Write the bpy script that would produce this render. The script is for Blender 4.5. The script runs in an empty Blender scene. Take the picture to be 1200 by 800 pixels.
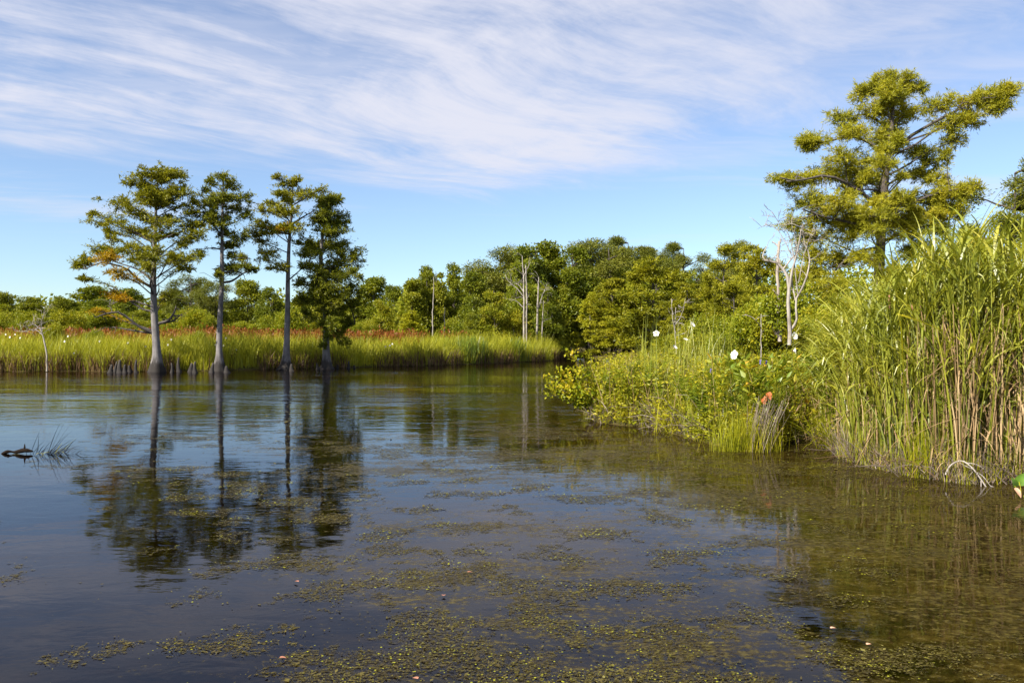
import bpy, math
import numpy as np
from mathutils import Vector

# ------------------------------------------------------------------ camera, sky, sun, exposure
scene = bpy.context.scene
COL = scene.collection
F = 933.0            # focal length in photo pixels (1200 wide)
CH = 2.0             # eye height above the water
cam_d = bpy.data.cameras.new('camera')
cam_d.sensor_width = 36.0
cam_d.lens = 36.0 * F / 1200.0
cam_d.clip_start = 0.1
cam_d.clip_end = 5000
cam = bpy.data.objects.new('camera', cam_d)
COL.objects.link(cam)
cam.location = (0, 0, CH)
cam.rotation_euler = (math.radians(90), 0, 0)
scene.camera = cam

SUN_AZ, SUN_EL = math.radians(230), math.radians(40)
world = bpy.data.worlds.new('World')
scene.world = world
world.use_nodes = True
scene.view_settings.view_transform = 'Standard'
scene.view_settings.look = 'None'
scene.view_settings.gamma = 1.0
scene.view_settings.exposure = 1.2
scene.cycles.max_bounces = 6
scene.cycles.transparent_max_bounces = 12
scene.cycles.diffuse_bounces = 3
scene.cycles.caustics_reflective = False
scene.cycles.caustics_refractive = False


class NT:
    """small helper for node trees"""
    def __init__(self, tree):
        self.t = tree
        tree.nodes.clear()

    def n(self, typ, **kw):
        nd = self.t.nodes.new(typ)
        for k, v in kw.items():
            setattr(nd, k, v)
        return nd

    def l(self, a, b):
        self.t.links.new(a, b)

    def val(self, sock, v):
        if isinstance(v, bpy.types.NodeSocket):
            self.l(v, sock)
        elif v is not None:
            sock.default_value = v

    def math(self, op, a, b=None, c=None, clamp=False):
        m = self.n('ShaderNodeMath', operation=op)
        m.use_clamp = clamp
        for i, v in enumerate((a, b, c)):
            self.val(m.inputs[i], v)
        return m.outputs[0]

    def sstep(self, v, lo, hi, to_lo=0.0, to_hi=1.0):
        m = self.n('ShaderNodeMapRange', interpolation_type='SMOOTHSTEP')
        self.val(m.inputs[0], v)
        m.inputs[1].default_value = lo
        m.inputs[2].default_value = hi
        m.inputs[3].default_value = to_lo
        m.inputs[4].default_value = to_hi
        return m.outputs[0]

    def noise(self, vec, scale, detail=4.0, rough=0.55, dist=0.0):
        x = self.n('ShaderNodeTexNoise')
        if vec is not None:
            self.l(vec, x.inputs['Vector'])
        x.inputs['Scale'].default_value = scale
        x.inputs['Detail'].default_value = detail
        x.inputs['Roughness'].default_value = rough
        x.inputs['Distortion'].default_value = dist
        return x.outputs['Fac']

    def mapping(self, vec, scale=(1, 1, 1), rot=(0, 0, 0), loc=(0, 0, 0)):
        m = self.n('ShaderNodeMapping')
        self.l(vec, m.inputs[0])
        m.inputs['Location'].default_value = loc
        m.inputs['Rotation'].default_value = rot
        m.inputs['Scale'].default_value = scale
        return m.outputs[0]

    def mix(self, fac, a, b, blend='MIX'):
        m = self.n('ShaderNodeMix', data_type='RGBA', blend_type=blend)
        self.val(m.inputs[0], fac)
        for s, v in ((m.inputs[6], a), (m.inputs[7], b)):
            if isinstance(v, tuple) and len(v) == 3:
                v = v + (1,)
            self.val(s, v)
        return m.outputs[2]

    def ramp(self, fac, stops):
        r = self.n('ShaderNodeValToRGB')
        e = r.color_ramp.elements
        while len(e) > 1:
            e.remove(e[-1])
        e[0].position, e[0].color = stops[0][0], tuple(stops[0][1]) + (1,)
        for p, c in stops[1:]:
            x = e.new(p)
            x.color = tuple(c) + (1,)
        self.l(fac, r.inputs[0])
        return r.outputs[0]

    def mixsh(self, fac, a, b):
        m = self.n('ShaderNodeMixShader')
        self.val(m.inputs[0], fac)
        self.l(a, m.inputs[1])
        self.l(b, m.inputs[2])
        return m.outputs[0]


def build_sky():
    w = NT(world.node_tree)
    out = w.n('ShaderNodeOutputWorld')
    bg = w.n('ShaderNodeBackground')
    bg.inputs[1].default_value = 0.076
    sky = w.n('ShaderNodeTexSky', sky_type='NISHITA')
    sky.sun_disc = False
    sky.sun_elevation = SUN_EL
    sky.sun_rotation = SUN_AZ
    sky.altitude = 0
    sky.air_density = 1.0
    sky.dust_density = 0.15
    sky.ozone_density = 2.2
    tc = w.n('ShaderNodeTexCoord')
    sep = w.n('ShaderNodeSeparateXYZ')
    w.l(tc.outputs['Generated'], sep.inputs[0])
    z = w.math('MAXIMUM', sep.outputs[2], 0.03)
    u = w.math('DIVIDE', sep.outputs[0], z)
    v = w.math('DIVIDE', sep.outputs[1], z)
    comb = w.n('ShaderNodeCombineXYZ')
    w.l(u, comb.inputs[0])
    w.l(v, comb.inputs[1])
    uv = comb.outputs[0]
    # cirrus: streaks along a diagonal in the cloud plane, warped by a slow noise
    warp = w.n('ShaderNodeTexNoise')
    warp.inputs['Scale'].default_value = 0.55
    warp.inputs['Detail'].default_value = 2.0
    w.l(uv, warp.inputs['Vector'])
    wv = w.n('ShaderNodeVectorMath', operation='SCALE')
    w.l(warp.outputs['Color'], wv.inputs[0])
    wv.inputs['Scale'].default_value = 1.1
    add = w.n('ShaderNodeVectorMath', operation='ADD')
    w.l(uv, add.inputs[0])
    w.l(wv.outputs[0], add.inputs[1])
    r1 = w.mapping(add.outputs[0], rot=(0, 0, math.radians(-47)))
    st1 = w.mapping(r1, scale=(0.36, 1.15, 1))
    n1 = w.noise(st1, 1.0, 10.0, 0.64)
    r2 = w.mapping(add.outputs[0], rot=(0, 0, math.radians(-118)), loc=(3.1, 1.7, 0))
    st2 = w.mapping(r2, scale=(0.5, 2.6, 1))
    n2 = w.noise(st2, 1.0, 7.0, 0.6)
    n3 = w.noise(w.mapping(r1, scale=(0.8, 2.4, 1)), 1.9, 8.0, 0.68)
    au = w.math('ABSOLUTE', w.math('ADD', u, 0.45))
    edge = w.math('SUBTRACT', 5.35, w.math('MULTIPLY', au, 0.80))
    cov = w.math('SUBTRACT', edge, v)                       # >0 inside the cloud field
    cov = w.math('ADD', cov, w.math('MULTIPLY', w.math('SUBTRACT', n1, 0.5), 3.4))
    body = w.sstep(cov, -0.75, 1.15)
    # thin out to the right
    thin = w.sstep(u, 0.1, 1.9, 1.0, 0.62)
    tex = w.math('ADD', w.math('MULTIPLY', n1, 0.66), w.math('ADD', w.math('MULTIPLY', n2, 0.16), w.math('MULTIPLY', n3, 0.24)))
    tex = w.sstep(tex, 0.42, 0.65, 0.12, 1.0)
    m = w.math('MULTIPLY', w.math('MULTIPLY', body, tex), thin)
    # low faint wisps under the main field
    w2 = w.mapping(add.outputs[0], scale=(0.22, 0.75, 1), loc=(1.3, 0.4, 0))
    n4 = w.noise(w2, 1.0, 6.0, 0.6)
    wis = w.math('MULTIPLY', w.sstep(n4, 0.50, 0.72, 0.0, 0.55), w.sstep(v, 6.0, 9.0, 1.0, 0.0))
    m = w.math('MAXIMUM', m, wis)
    m = w.math('MULTIPLY', m, w.sstep(sep.outputs[2], 0.05, 0.16))
    m = w.math('MULTIPLY', m, 0.92, clamp=True)
    tint = w.mix(w.sstep(sep.outputs[2], 0.0, 0.24), (0.76, 0.87, 0.97), (0.96, 0.95, 1.02))
    skyc = w.mix(1.0, sky.outputs[0], tint, 'MULTIPLY')
    cl = w.mix(m, skyc, (4.7, 4.75, 5.35))
    w.l(cl, bg.inputs[0])
    w.l(bg.outputs[0], out.inputs[0])


build_sky()
sun_d = bpy.data.lights.new('sun', 'SUN')
sun_d.energy = 5.0
sun_d.angle = math.radians(0.53)
sun_d.color = (1.0, 0.93, 0.80)
sun = bpy.data.objects.new('sun', sun_d)
COL.objects.link(sun)
sv = Vector((math.sin(SUN_AZ) * math.cos(SUN_EL), math.cos(SUN_AZ) * math.cos(SUN_EL), math.sin(SUN_EL)))
sun.rotation_euler = (-sv).to_track_quat('-Z', 'Y').to_euler()
sun.location = sv * 300


# ------------------------------------------------------------------ helpers
def PX(px, D):
    return (px - 600.0) * D / F


def PZ(py, D):
    return CH - (py - 400.0) * D / F


class MB:
    """collects vertices and faces in numpy arrays and links them as one mesh"""
    def __init__(self):
        self.v, self.q, self.t, self.nv = [], [], [], 0
        self.qm, self.tm = [], []

    def add(self, verts, quads=None, tris=None, mi=0):
        verts = np.asarray(verts, dtype=np.float64).reshape(-1, 3)
        if quads is not None and len(quads):
            q = np.asarray(quads, dtype=np.int64) + self.nv
            self.q.append(q)
            self.qm.append(np.full(len(q), mi))
        if tris is not None and len(tris):
            t = np.asarray(tris, dtype=np.int64) + self.nv
            self.t.append(t)
            self.tm.append(np.full(len(t), mi))
        self.v.append(verts)
        self.nv += len(verts)

    def mesh(self, name, mats, smooth=False):
        v = np.concatenate(self.v) if self.v else np.zeros((0, 3))
        q = np.concatenate(self.q) if self.q else np.zeros((0, 4), dtype=np.int64)
        t = np.concatenate(self.t) if self.t else np.zeros((0, 3), dtype=np.int64)
        mi = np.concatenate(self.qm + self.tm) if (self.qm or self.tm) else np.zeros(0)
        me = bpy.data.meshes.new(name)
        me.vertices.add(len(v))
        me.vertices.foreach_set('co', v.astype(np.float32).ravel())
        nl = len(q) * 4 + len(t) * 3
        me.loops.add(nl)
        me.loops.foreach_set('vertex_index', np.concatenate([q.ravel(), t.ravel()]).astype(np.int32))
        me.polygons.add(len(q) + len(t))
        starts = np.concatenate([np.arange(len(q)) * 4, len(q) * 4 + np.arange(len(t)) * 3])
        me.polygons.foreach_set('loop_start', starts.astype(np.int32))
        if not isinstance(mats, (list, tuple)):
            mats = [mats]
        for m in mats:
            me.materials.append(m)
        me.polygons.foreach_set('material_index', mi.astype(np.int32))
        me.polygons.foreach_set('use_smooth', np.full(len(q) + len(t), bool(smooth)))
        me.update(calc_edges=True)
        me.validate()
        return me

    def build(self, name, mats, parent=None, smooth=False, loc=None):
        me = self.mesh(name, mats, smooth)
        o = bpy.data.objects.new(name, me)
        COL.objects.link(o)
        if parent is not None:
            o.parent = parent
        if loc is not None:
            o.location = loc
        return o


def tag(o, label=None, cat=None, group=None, kind=None):
    if label:
        o['label'] = label
    if cat:
        o['category'] = cat
    if group:
        o['group'] = group
    if kind:
        o['kind'] = kind
    return o


def thing(name, label, cat, loc=(0, 0, 0), rz=0.0, group=None):
    o = bpy.data.objects.new(name, None)
    o.empty_display_size = 0.3
    COL.objects.link(o)
    o.location = loc
    o.rotation_euler = (0, 0, rz)
    return tag(o, label, cat, group)


def dup(root, loc, rz=0.0, scale=(1, 1, 1), label=None, group=None):
    r = root.copy()
    COL.objects.link(r)
    r.location = loc
    r.rotation_euler = (0, 0, rz)
    r.scale = scale
    if label:
        r['label'] = label
    if group:
        r['group'] = group
    elif 'group' in r.keys():
        del r['group']
    for ch in list(root.children):
        c = ch.copy()
        COL.objects.link(c)
        c.parent = r
        for g in list(ch.children):
            d = g.copy()
            COL.objects.link(d)
            d.parent = c
    return r


def unit(a):
    a = np.asarray(a, dtype=float)
    return a / np.maximum(np.linalg.norm(a, axis=-1, keepdims=True), 1e-9)


def tube(mb, pts, rad, k=6, mi=0, ribs=None, cap=True):
    pts = np.asarray(pts, dtype=float)
    n = len(pts)
    rad = np.asarray(rad, dtype=float) * np.ones(n)
    tan = np.gradient(pts, axis=0)
    tan = unit(tan)
    ref = np.array([0.31, 0.17, 0.93]) if abs(tan[:, 2]).mean() < 0.8 else np.array([0.9, 0.43, 0.05])
    a = unit(np.cross(tan, ref))
    b = np.cross(tan, a)
    th = np.linspace(0, 2 * np.pi, k, endpoint=False)
    mult = np.ones((n, k)) if ribs is None else ribs(n, th)
    ring = pts[:, None, :] + (rad[:, None] * mult)[..., None] * (np.cos(th)[None, :, None] * a[:, None, :] + np.sin(th)[None, :, None] * b[:, None, :])
    i = np.arange(n - 1)[:, None] * k
    j = np.arange(k)[None, :]
    j2 = (j + 1) % k
    quads = np.stack([i + j, i + j2, i + k + j2, i + k + j], -1).reshape(-1, 4)
    v = ring.reshape(-1, 3)
    tris = None
    if cap:
        v = np.vstack([v, pts[-1] + tan[-1] * rad[-1] * 0.5])
        tris = np.stack([(n - 1) * k + np.arange(k), (n - 1) * k + (np.arange(k) + 1) % k, np.full(k, n * k)], -1)
    mb.add(v, quads, tris, mi)


def curve(p0, p1, rng, sag=0.0, wig=0.05, n=7):
    """a limb from p0 to p1, bowed by sag (z) and wobbled"""
    p0, p1 = np.asarray(p0, float), np.asarray(p1, float)
    t = np.linspace(0, 1, n)[:, None]
    L = np.linalg.norm(p1 - p0)
    p = p0 + (p1 - p0) * t
    p[:, 2] += (sag * L * np.sin(np.pi * t[:, 0]))
    ph = rng.uniform(0, 6.28, (2, 3))
    am = rng.normal(0, wig * L * 1.1, (2, 3))
    w = am[0] * np.sin(np.pi * t) * np.sin(ph[0] + 2.2 * t) + 0.7 * am[1] * np.sin(2 * np.pi * t) * np.cos(ph[1] + 2.0 * t)
    return p + w


def poly_curve(pts, n):
    """resample a hand given polyline smoothly (Catmull-Rom)"""
    P = np.asarray(pts, float)
    P = np.vstack([2 * P[0] - P[1], P, 2 * P[-1] - P[-2]])
    m = len(P) - 3
    out = []
    for s in np.linspace(0, m - 1e-6, n):
        i = int(s)
        t = s - i
        a, b, c, d = P[i], P[i + 1], P[i + 2], P[i + 3]
        out.append(0.5 * ((2 * b) + (c - a) * t + (2 * a - 5 * b + 4 * c - d) * t * t + (-a + 3 * b - 3 * c + d) * t ** 3))
    return np.array(out)


def leaves(mb, c, d, L, W, rng, mi=0, fold=0.15):
    """diamond leaves: centre-base c, direction d, length L, width W"""
    n = len(c)
    if n == 0:
        return
    d = unit(d)
    r = rng.normal(size=(n, 3))
    s = unit(np.cross(d, r))
    nn = np.cross(d, s)
    L = (np.ones(n) * L)[:, None]
    W = (np.ones(n) * W)[:, None]
    mid = c + d * L * 0.45 + nn * (W * fold)
    v = np.stack([c, mid - s * W * 0.5, c + d * L, mid + s * W * 0.5], 1).reshape(-1, 3)
    q = np.arange(n * 4).reshape(-1, 4)
    mb.add(v, q, None, mi)


def blades(mb, base, H, W, yaw, phi0, bend, rng, nseg=4, mi=0, p=1.6, taper=0.15, face=None):
    """grass blades: pitch from vertical phi0 -> phi0+bend along the length"""
    n = len(base)
    if n == 0:
        return
    H = np.ones(n) * H
    W = np.ones(n) * W
    yaw = np.ones(n) * yaw
    phi0 = np.ones(n) * phi0
    bend = np.ones(n) * bend
    t = (np.arange(nseg) + 0.5) / nseg
    phi = phi0[:, None] + bend[:, None] * t[None, :] ** p
    step = (H / nseg)[:, None]
    dx = np.cos(yaw)[:, None] * np.sin(phi) * step
    dy = np.sin(yaw)[:, None] * np.sin(phi) * step
    dz = np.cos(phi) * step
    z0 = np.zeros((n, 1))
    off = np.stack([np.hstack([z0, np.cumsum(a, 1)]) for a in (dx, dy, dz)], -1)
    pos = np.asarray(base)[:, None, :] + off
    fa = yaw + np.pi / 2 + (rng.normal(0, 0.7, n) if face is None else face)
    side = np.stack([np.cos(fa), np.sin(fa), np.zeros(n)], -1)[:, None, :]
    tt = np.linspace(0, 1, nseg + 1)
    wt = (np.minimum(1.0, 0.55 + tt * 1.6) * (1 - (1 - taper) * np.clip((tt - 0.35) / 0.65, 0, 1) ** 1.3))
    wv = W[:, None, None] * 0.5 * wt[None, :, None]
    v = np.stack([pos - side * wv, pos + side * wv], 2)
    idx = np.arange(n)[:, None] * (2 * (nseg + 1)) + np.arange(nseg)[None, :] * 2
    q = np.stack([idx, idx + 1, idx + 3, idx + 2], -1).reshape(-1, 4)
    mb.add(v.reshape(-1, 3), q, None, mi)


def snoise(x, y, seed=0, scale=1.0):
    r = np.random.default_rng(seed)
    out = np.zeros_like(np.asarray(x, float))
    for o in range(4):
        for _ in range(4):
            a = r.uniform(0, 2 * np.pi)
            f = scale * (1.9 ** o) * r.uniform(0.7, 1.3)
            out += np.sin((x * np.cos(a) + y * np.sin(a)) * f + r.uniform(0, 6.28)) / (1.6 ** o) / 4
    return out


# ------------------------------------------------------------------ materials
def new_mat(name):
    m = bpy.data.materials.new(name)
    m.use_nodes = True
    return m, NT(m.node_tree)


def leaf_mat(name, stops, trans=0.35, nscale=0.7, gloss=0.012, nweight=0.45, hue_obj=0.10, k=(1.86, 1.66, 0.76)):
    stops = [(p, tuple(c[i] * k[i] for i in range(3))) for p, c in stops]
    m, t = new_mat(name)
    out = t.n('ShaderNodeOutputMaterial')
    geo = t.n('ShaderNodeNewGeometry')
    tc = t.n('ShaderNodeTexCoord')
    oi = t.n('ShaderNodeObjectInfo')
    nz = t.noise(tc.outputs['Object'], nscale, 3.0, 0.6)
    nz = t.sstep(nz, 0.28, 0.72)
    f = t.math('ADD', t.math('MULTIPLY', geo.outputs['Random Per Island'], 1.0 - nweight), t.math('MULTIPLY', nz, nweight))
    f = t.math('ADD', f, t.math('MULTIPLY', t.math('SUBTRACT', oi.outputs['Random'], 0.5), 2 * hue_obj), clamp=True)
    c = t.ramp(f, stops)
    dif = t.n('ShaderNodeBsdfDiffuse')
    t.l(c, dif.inputs[0])
    tr = t.n('ShaderNodeBsdfTranslucent')
    c2 = t.mix(1.0, c, (1.15, 1.1, 0.55), 'MULTIPLY')
    t.l(c2, tr.inputs[0])
    sh = t.mixsh(trans, dif.outputs[0], tr.outputs[0])
    if gloss > 0:
        gl = t.n('ShaderNodeBsdfGlossy')
        gl.inputs['Roughness'].default_value = 0.42
        gl.inputs[0].default_value = (1, 1, 1, 1)
        sh = t.mixsh(gloss, sh, gl.outputs[0])
    t.l(sh, out.inputs[0])
    return m


def bark_mat(name, c_lo, c_hi, stain=None, scale=6.0):
    m, t = new_mat(name)
    out = t.n('ShaderNodeOutputMaterial')
    tc = t.n('ShaderNodeTexCoord')
    mp = t.mapping(tc.outputs['Object'], scale=(1, 1, 0.18))
    n = t.noise(mp, scale, 6.0, 0.65)
    n2 = t.noise(tc.outputs['Object'], scale * 0.25, 3.0, 0.5)
    c = t.ramp(t.math('ADD', t.math('MULTIPLY', n, 0.5), t.math('MULTIPLY', n2, 0.5)), [(0.36, c_lo), (0.62, c_hi)])
    if stain is not None:
        # wet tide mark at the foot of the trunk, ragged edge
        sep = t.n('ShaderNodeSeparateXYZ')
        t.l(tc.outputs['Object'], sep.inputs[0])
        zz = t.math('ADD', sep.outputs[2], t.math('MULTIPLY', t.math('SUBTRACT', n, 0.5), 1.2 * stain))
        k = t.sstep(zz, 0.55 * stain, 1.05 * stain)
        c = t.mix(k, (0.018, 0.014, 0.012), c)
    p = t.n('ShaderNodeBsdfPrincipled')
    t.l(c, p.inputs['Base Color'])
    p.inputs['Roughness'].default_value = 0.9
    bp = t.n('ShaderNodeBump')
    bp.inputs['Strength'].default_value = 0.6
    bp.inputs['Distance'].default_value = 0.03
    t.l(n, bp.inputs['Height'])
    t.l(bp.outputs[0], p.inputs['Normal'])
    t.l(p.outputs[0], out.inputs[0])
    return m


def plain_mat(name, color, rough=0.6, var=0.25, scale=8.0, spec=0.4):
    m, t = new_mat(name)
    out = t.n('ShaderNodeOutputMaterial')
    tc = t.n('ShaderNodeTexCoord')
    n = t.noise(tc.outputs['Object'], scale, 4.0)
    c = t.ramp(n, [(0.3, tuple(x * (1 - var) for x in color)), (0.7, tuple(min(1, x * (1 + var)) for x in color))])
    p = t.n('ShaderNodeBsdfPrincipled')
    t.l(c, p.inputs['Base Color'])
    p.inputs['Roughness'].default_value = rough
    p.inputs['Specular IOR Level'].default_value = spec
    t.l(p.outputs[0], out.inputs[0])
    return m


M = {}
M['cyp'] = leaf_mat('cypress_leaf', [(0.0, (0.050, 0.068, 0.008)), (0.45, (0.110, 0.122, 0.012)), (0.8, (0.158, 0.166, 0.018)), (1.0, (0.205, 0.188, 0.022))], 0.30)
M['cyp_dark'] = leaf_mat('cypress_leaf_green', [(0.0, (0.038, 0.058, 0.010)), (0.5, (0.088, 0.106, 0.014)), (1.0, (0.150, 0.158, 0.02))], 0.28)
M['cyp_yel'] = leaf_mat('cypress_leaf_turning', [(0.0, (0.12, 0.11, 0.012)), (0.5, (0.20, 0.145, 0.012)), (1.0, (0.26, 0.155, 0.014))], 0.30)
M['cyp_near'] = leaf_mat('cypress_leaf_yellow_green', [(0.0, (0.095, 0.120, 0.022)), (0.45, (0.180, 0.198, 0.030)), (0.8, (0.240, 0.242, 0.036)), (1.0, (0.29, 0.25, 0.04))], 0.45)  # lighter yellow-green leaf colour of the large right cypress
M['broad'] = leaf_mat('broadleaf', [(0.0, (0.040, 0.062, 0.010)), (0.5, (0.088, 0.112, 0.015)), (1.0, (0.155, 0.165, 0.022))], 0.32, 0.45, hue_obj=0.22)
M['bright'] = leaf_mat('bright_leaf', [(0.0, (0.055, 0.085, 0.012)), (0.5, (0.110, 0.140, 0.016)), (1.0, (0.18, 0.18, 0.024))], 0.35, 0.6, hue_obj=0.2)
M['pine'] = leaf_mat('pine_needles', [(0.0, (0.032, 0.048, 0.014)), (0.5, (0.068, 0.084, 0.022)), (1.0, (0.118, 0.128, 0.032))], 0.18, 0.7, hue_obj=0.15)
M['yelcyp'] = leaf_mat('yellow_cypress_leaf', [(0.0, (0.095, 0.125, 0.014)), (0.5, (0.165, 0.188, 0.018)), (1.0, (0.215, 0.215, 0.024))], 0.3)
M['bark'] = bark_mat('grey_bark', (0.065, 0.058, 0.057), (0.20, 0.184, 0.180), stain=0.95)
M['bark_dark'] = bark_mat('dark_bark', (0.035, 0.028, 0.024), (0.11, 0.088, 0.075))
M['limb'] = bark_mat('limb_bark', (0.03, 0.025, 0.022), (0.10, 0.084, 0.075))
M['dead'] = bark_mat('bleached_wood', (0.14, 0.115, 0.095), (0.40, 0.36, 0.32), scale=10)
M['peel'] = bark_mat('peeling_bark', (0.11, 0.075, 0.055), (0.38, 0.33, 0.28), scale=5)
M['knee'] = bark_mat('knee_wood', (0.012, 0.010, 0.009), (0.085, 0.07, 0.06), stain=0.55)
M['reed'] = leaf_mat('marsh_grass_blade', [(0.0, (0.095, 0.115, 0.020)), (0.35, (0.155, 0.185, 0.030)), (0.8, (0.235, 0.250, 0.045)), (1.0, (0.33, 0.28, 0.10))], 0.35, 0.25, nweight=0.4)
M['reed_g'] = leaf_mat('green_reed_blade', [(0.0, (0.060, 0.085, 0.018)), (0.4, (0.120, 0.150, 0.028)), (0.8, (0.200, 0.218, 0.048)), (1.0, (0.29, 0.28, 0.09))], 0.38, 0.8, gloss=0.04)
M['straw'] = leaf_mat('dry_stalk', [(0.0, (0.16, 0.10, 0.055)), (0.5, (0.30, 0.20, 0.10)), (1.0, (0.46, 0.34, 0.19))], 0.15, 1.5, k=(1, 1, 1))
M['brown'] = leaf_mat('brown_dead_leaf', [(0.0, (0.06, 0.035, 0.018)), (0.5, (0.13, 0.08, 0.04)), (1.0, (0.26, 0.16, 0.08))], 0.15, 1.5, k=(1, 1, 1))
M['greybrown'] = leaf_mat('grey_dead_stem', [(0.0, (0.07, 0.052, 0.04)), (0.5, (0.16, 0.125, 0.10)), (1.0, (0.29, 0.23, 0.19))], 0.1, 1.5, k=(1, 1, 1))
M['red'] = leaf_mat('rust_red_seed_head', [(0.0, (0.10, 0.045, 0.014)), (0.5, (0.20, 0.064, 0.018)), (1.0, (0.28, 0.09, 0.022))], 0.3, 0.4, k=(1, 1, 1))
M['fern'] = leaf_mat('fern_frond', [(0.0, (0.05, 0.085, 0.012)), (0.5, (0.09, 0.125, 0.016)), (1.0, (0.14, 0.17, 0.022))], 0.38, 1.0)
M['pick'] = leaf_mat('pickerelweed_leaf', [(0.0, (0.035, 0.080, 0.016)), (0.5, (0.085, 0.135, 0.022)), (0.85, (0.16, 0.18, 0.028)), (1.0, (0.28, 0.19, 0.03))], 0.35, 1.2, gloss=0.04)
M['maple'] = leaf_mat('sapling_leaf', [(0.0, (0.08, 0.13, 0.012)), (0.45, (0.17, 0.19, 0.018)), (0.8, (0.30, 0.25, 0.03)), (1.0, (0.42, 0.20, 0.07))], 0.4, 1.2)
M['bush'] = leaf_mat('bush_leaf', [(0.0, (0.060, 0.095, 0.010)), (0.5, (0.125, 0.150, 0.015)), (1.0, (0.21, 0.20, 0.022))], 0.35, 1.0, hue_obj=0.2)
M['sedge'] = leaf_mat('sedge_blade', [(0.0, (0.09, 0.12, 0.012)), (0.5, (0.17, 0.19, 0.018)), (1.0, (0.27, 0.24, 0.035))], 0.35, 1.5)
M['duck'] = leaf_mat('duckweed', [(0.0, (0.07, 0.06, 0.010)), (0.65, (0.14, 0.13, 0.012)), (1.0, (0.34, 0.34, 0.02))], 0.1, 1.0, gloss=0.03, nweight=0.2, k=(1, 1, 1))
M['weed'] = leaf_mat('floating_weed', [(0.0, (0.022, 0.015, 0.005)), (0.5, (0.062, 0.046, 0.009)), (0.85, (0.12, 0.098, 0.014)), (1.0, (0.18, 0.16, 0.04))], 0.05, 0.6, gloss=0.05, k=(1, 1, 1))
M['petal'] = plain_mat('white_petal', (0.62, 0.62, 0.59), 0.6, 0.06)
M['eye'] = plain_mat('crimson_eye', (0.28, 0.02, 0.05), 0.6, 0.2)
M['stamen'] = plain_mat('pale_yellow_stamen', (0.7, 0.62, 0.25), 0.6, 0.1)
M['orange'] = plain_mat('orange_leaf', (0.42, 0.12, 0.03), 0.6, 0.35, 25)
M['violet'] = plain_mat('violet_flower', (0.16, 0.13, 0.45), 0.6, 0.2, 30)
M['cattail'] = plain_mat('cattail_head', (0.24, 0.12, 0.06), 0.9, 0.25, 30)
M['stemg'] = plain_mat('green_stem', (0.13, 0.15, 0.04), 0.6, 0.25)
M['stemr'] = plain_mat('red_brown_stem', (0.30, 0.13, 0.08), 0.6, 0.3)
M['arum'] = plain_mat('arum_leaf', (0.09, 0.17, 0.02), 0.35, 0.3, 12)
M['pink'] = plain_mat('pink_dying_leaf', (0.62, 0.34, 0.22), 0.6, 0.2, 12)
M['mudlog'] = plain_mat('wet_dark_wood', (0.016, 0.011, 0.008), 0.9, 0.4, 12, 0.05)


# ------------------------------------------------------------------ ground, pond bed, water
POND = np.array([(-220, 44), (-110, 48.5), (-60, 51.5), (-45, 52.2), (-34, 53.2), (-28, 52.9), (-23.5, 53.6), (-19.5, 55.2), (-16.2, 58.0), (-13, 60.2), (-10, 63), (-7, 65.5),
                 (-3.7, 70), (0, 75.5), (3.2, 80.5), (4.6, 84), (5.6, 92), (7.2, 97), (9.4, 98), (12, 95), (13.6, 90), (13.6, 84), (12.6, 74), (10.6, 62), (7.6, 48), (4.6, 34),
                 (2.6, 27), (1.9, 22), (2.06, 19.6), (2.6, 18.9), (3.2, 18.5), (3.55, 16.6), (3.9, 15.2), (4.4, 14.75), (5.0, 14.9), (5.5, 15.9), (6.0, 16.0), (5.95, 14.6), (5.7, 13.6),
                 (5.8, 12.5), (6.0, 11.75), (6.4, 11.2), (7.0, 11.3), (7.6, 11.3), (9, 10.6), (12, 9.0), (20, 6), (34, -6), (60, -60), (-220, -60)], float)


def _ragged(P):
    # the far shore wanders: small bays and tussocks every metre or so
    r = np.random.default_rng(4)
    out = []
    for i in range(len(P)):
        a, b = P[i], P[(i + 1) % len(P)]
        out.append(a)
        if -62 < a[0] < 6 and a[1] > 50 and i < 15:
            n = int(np.hypot(*(b - a)) / 1.1)
            for k in range(1, n):
                out.append(a + (b - a) * k / n + np.array([0, r.normal(0, 0.42)]))
    return np.array(out)


POND = _ragged(POND)


def pond_sd(x, y):
    """signed distance: negative inside the pond, positive on land"""
    x = np.asarray(x, float)
    y = np.asarray(y, float)
    sh = x.shape
    p = np.stack([x.ravel(), y.ravel()], -1)
    a = POND
    b = np.roll(POND, -1, 0)
    best = np.full(len(p), 1e9)
    inside = np.zeros(len(p), bool)
    for (ax, ay), (bx, by) in zip(a, b):
        e = np.array([bx - ax, by - ay])
        w = p - np.array([ax, ay])
        t = np.clip((w @ e) / (e @ e), 0, 1)
        d = np.hypot(w[:, 0] - t * e[0], w[:, 1] - t * e[1])
        best = np.minimum(best, d)
        cond = ((ay > p[:, 1]) != (by > p[:, 1]))
        xi = (bx - ax) * (p[:, 1] - ay) / ((by - ay) if by != ay else 1e-9) + ax
        inside ^= cond & (p[:, 0] < xi)
    return np.where(inside, -best, best).reshape(sh)


def ground_z(x, y):
    sd = pond_sd(x, y)
    land = 0.02 + 0.16 * (1 - np.exp(-np.maximum(sd, 0) / 0.8)) + 0.05 * snoise(x, y, 3, 0.8) * np.clip(sd, 0, 1)
    d = np.maximum(-sd, 0)
    wet = -0.06 - 0.55 * (1 - np.exp(-d / 5.0)) - 0.9 * (1 - np.exp(-d / 22.0))
    k = np.clip(sd / 0.25 + 0.5, 0, 1)
    return wet * (1 - k) + land * k


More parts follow.
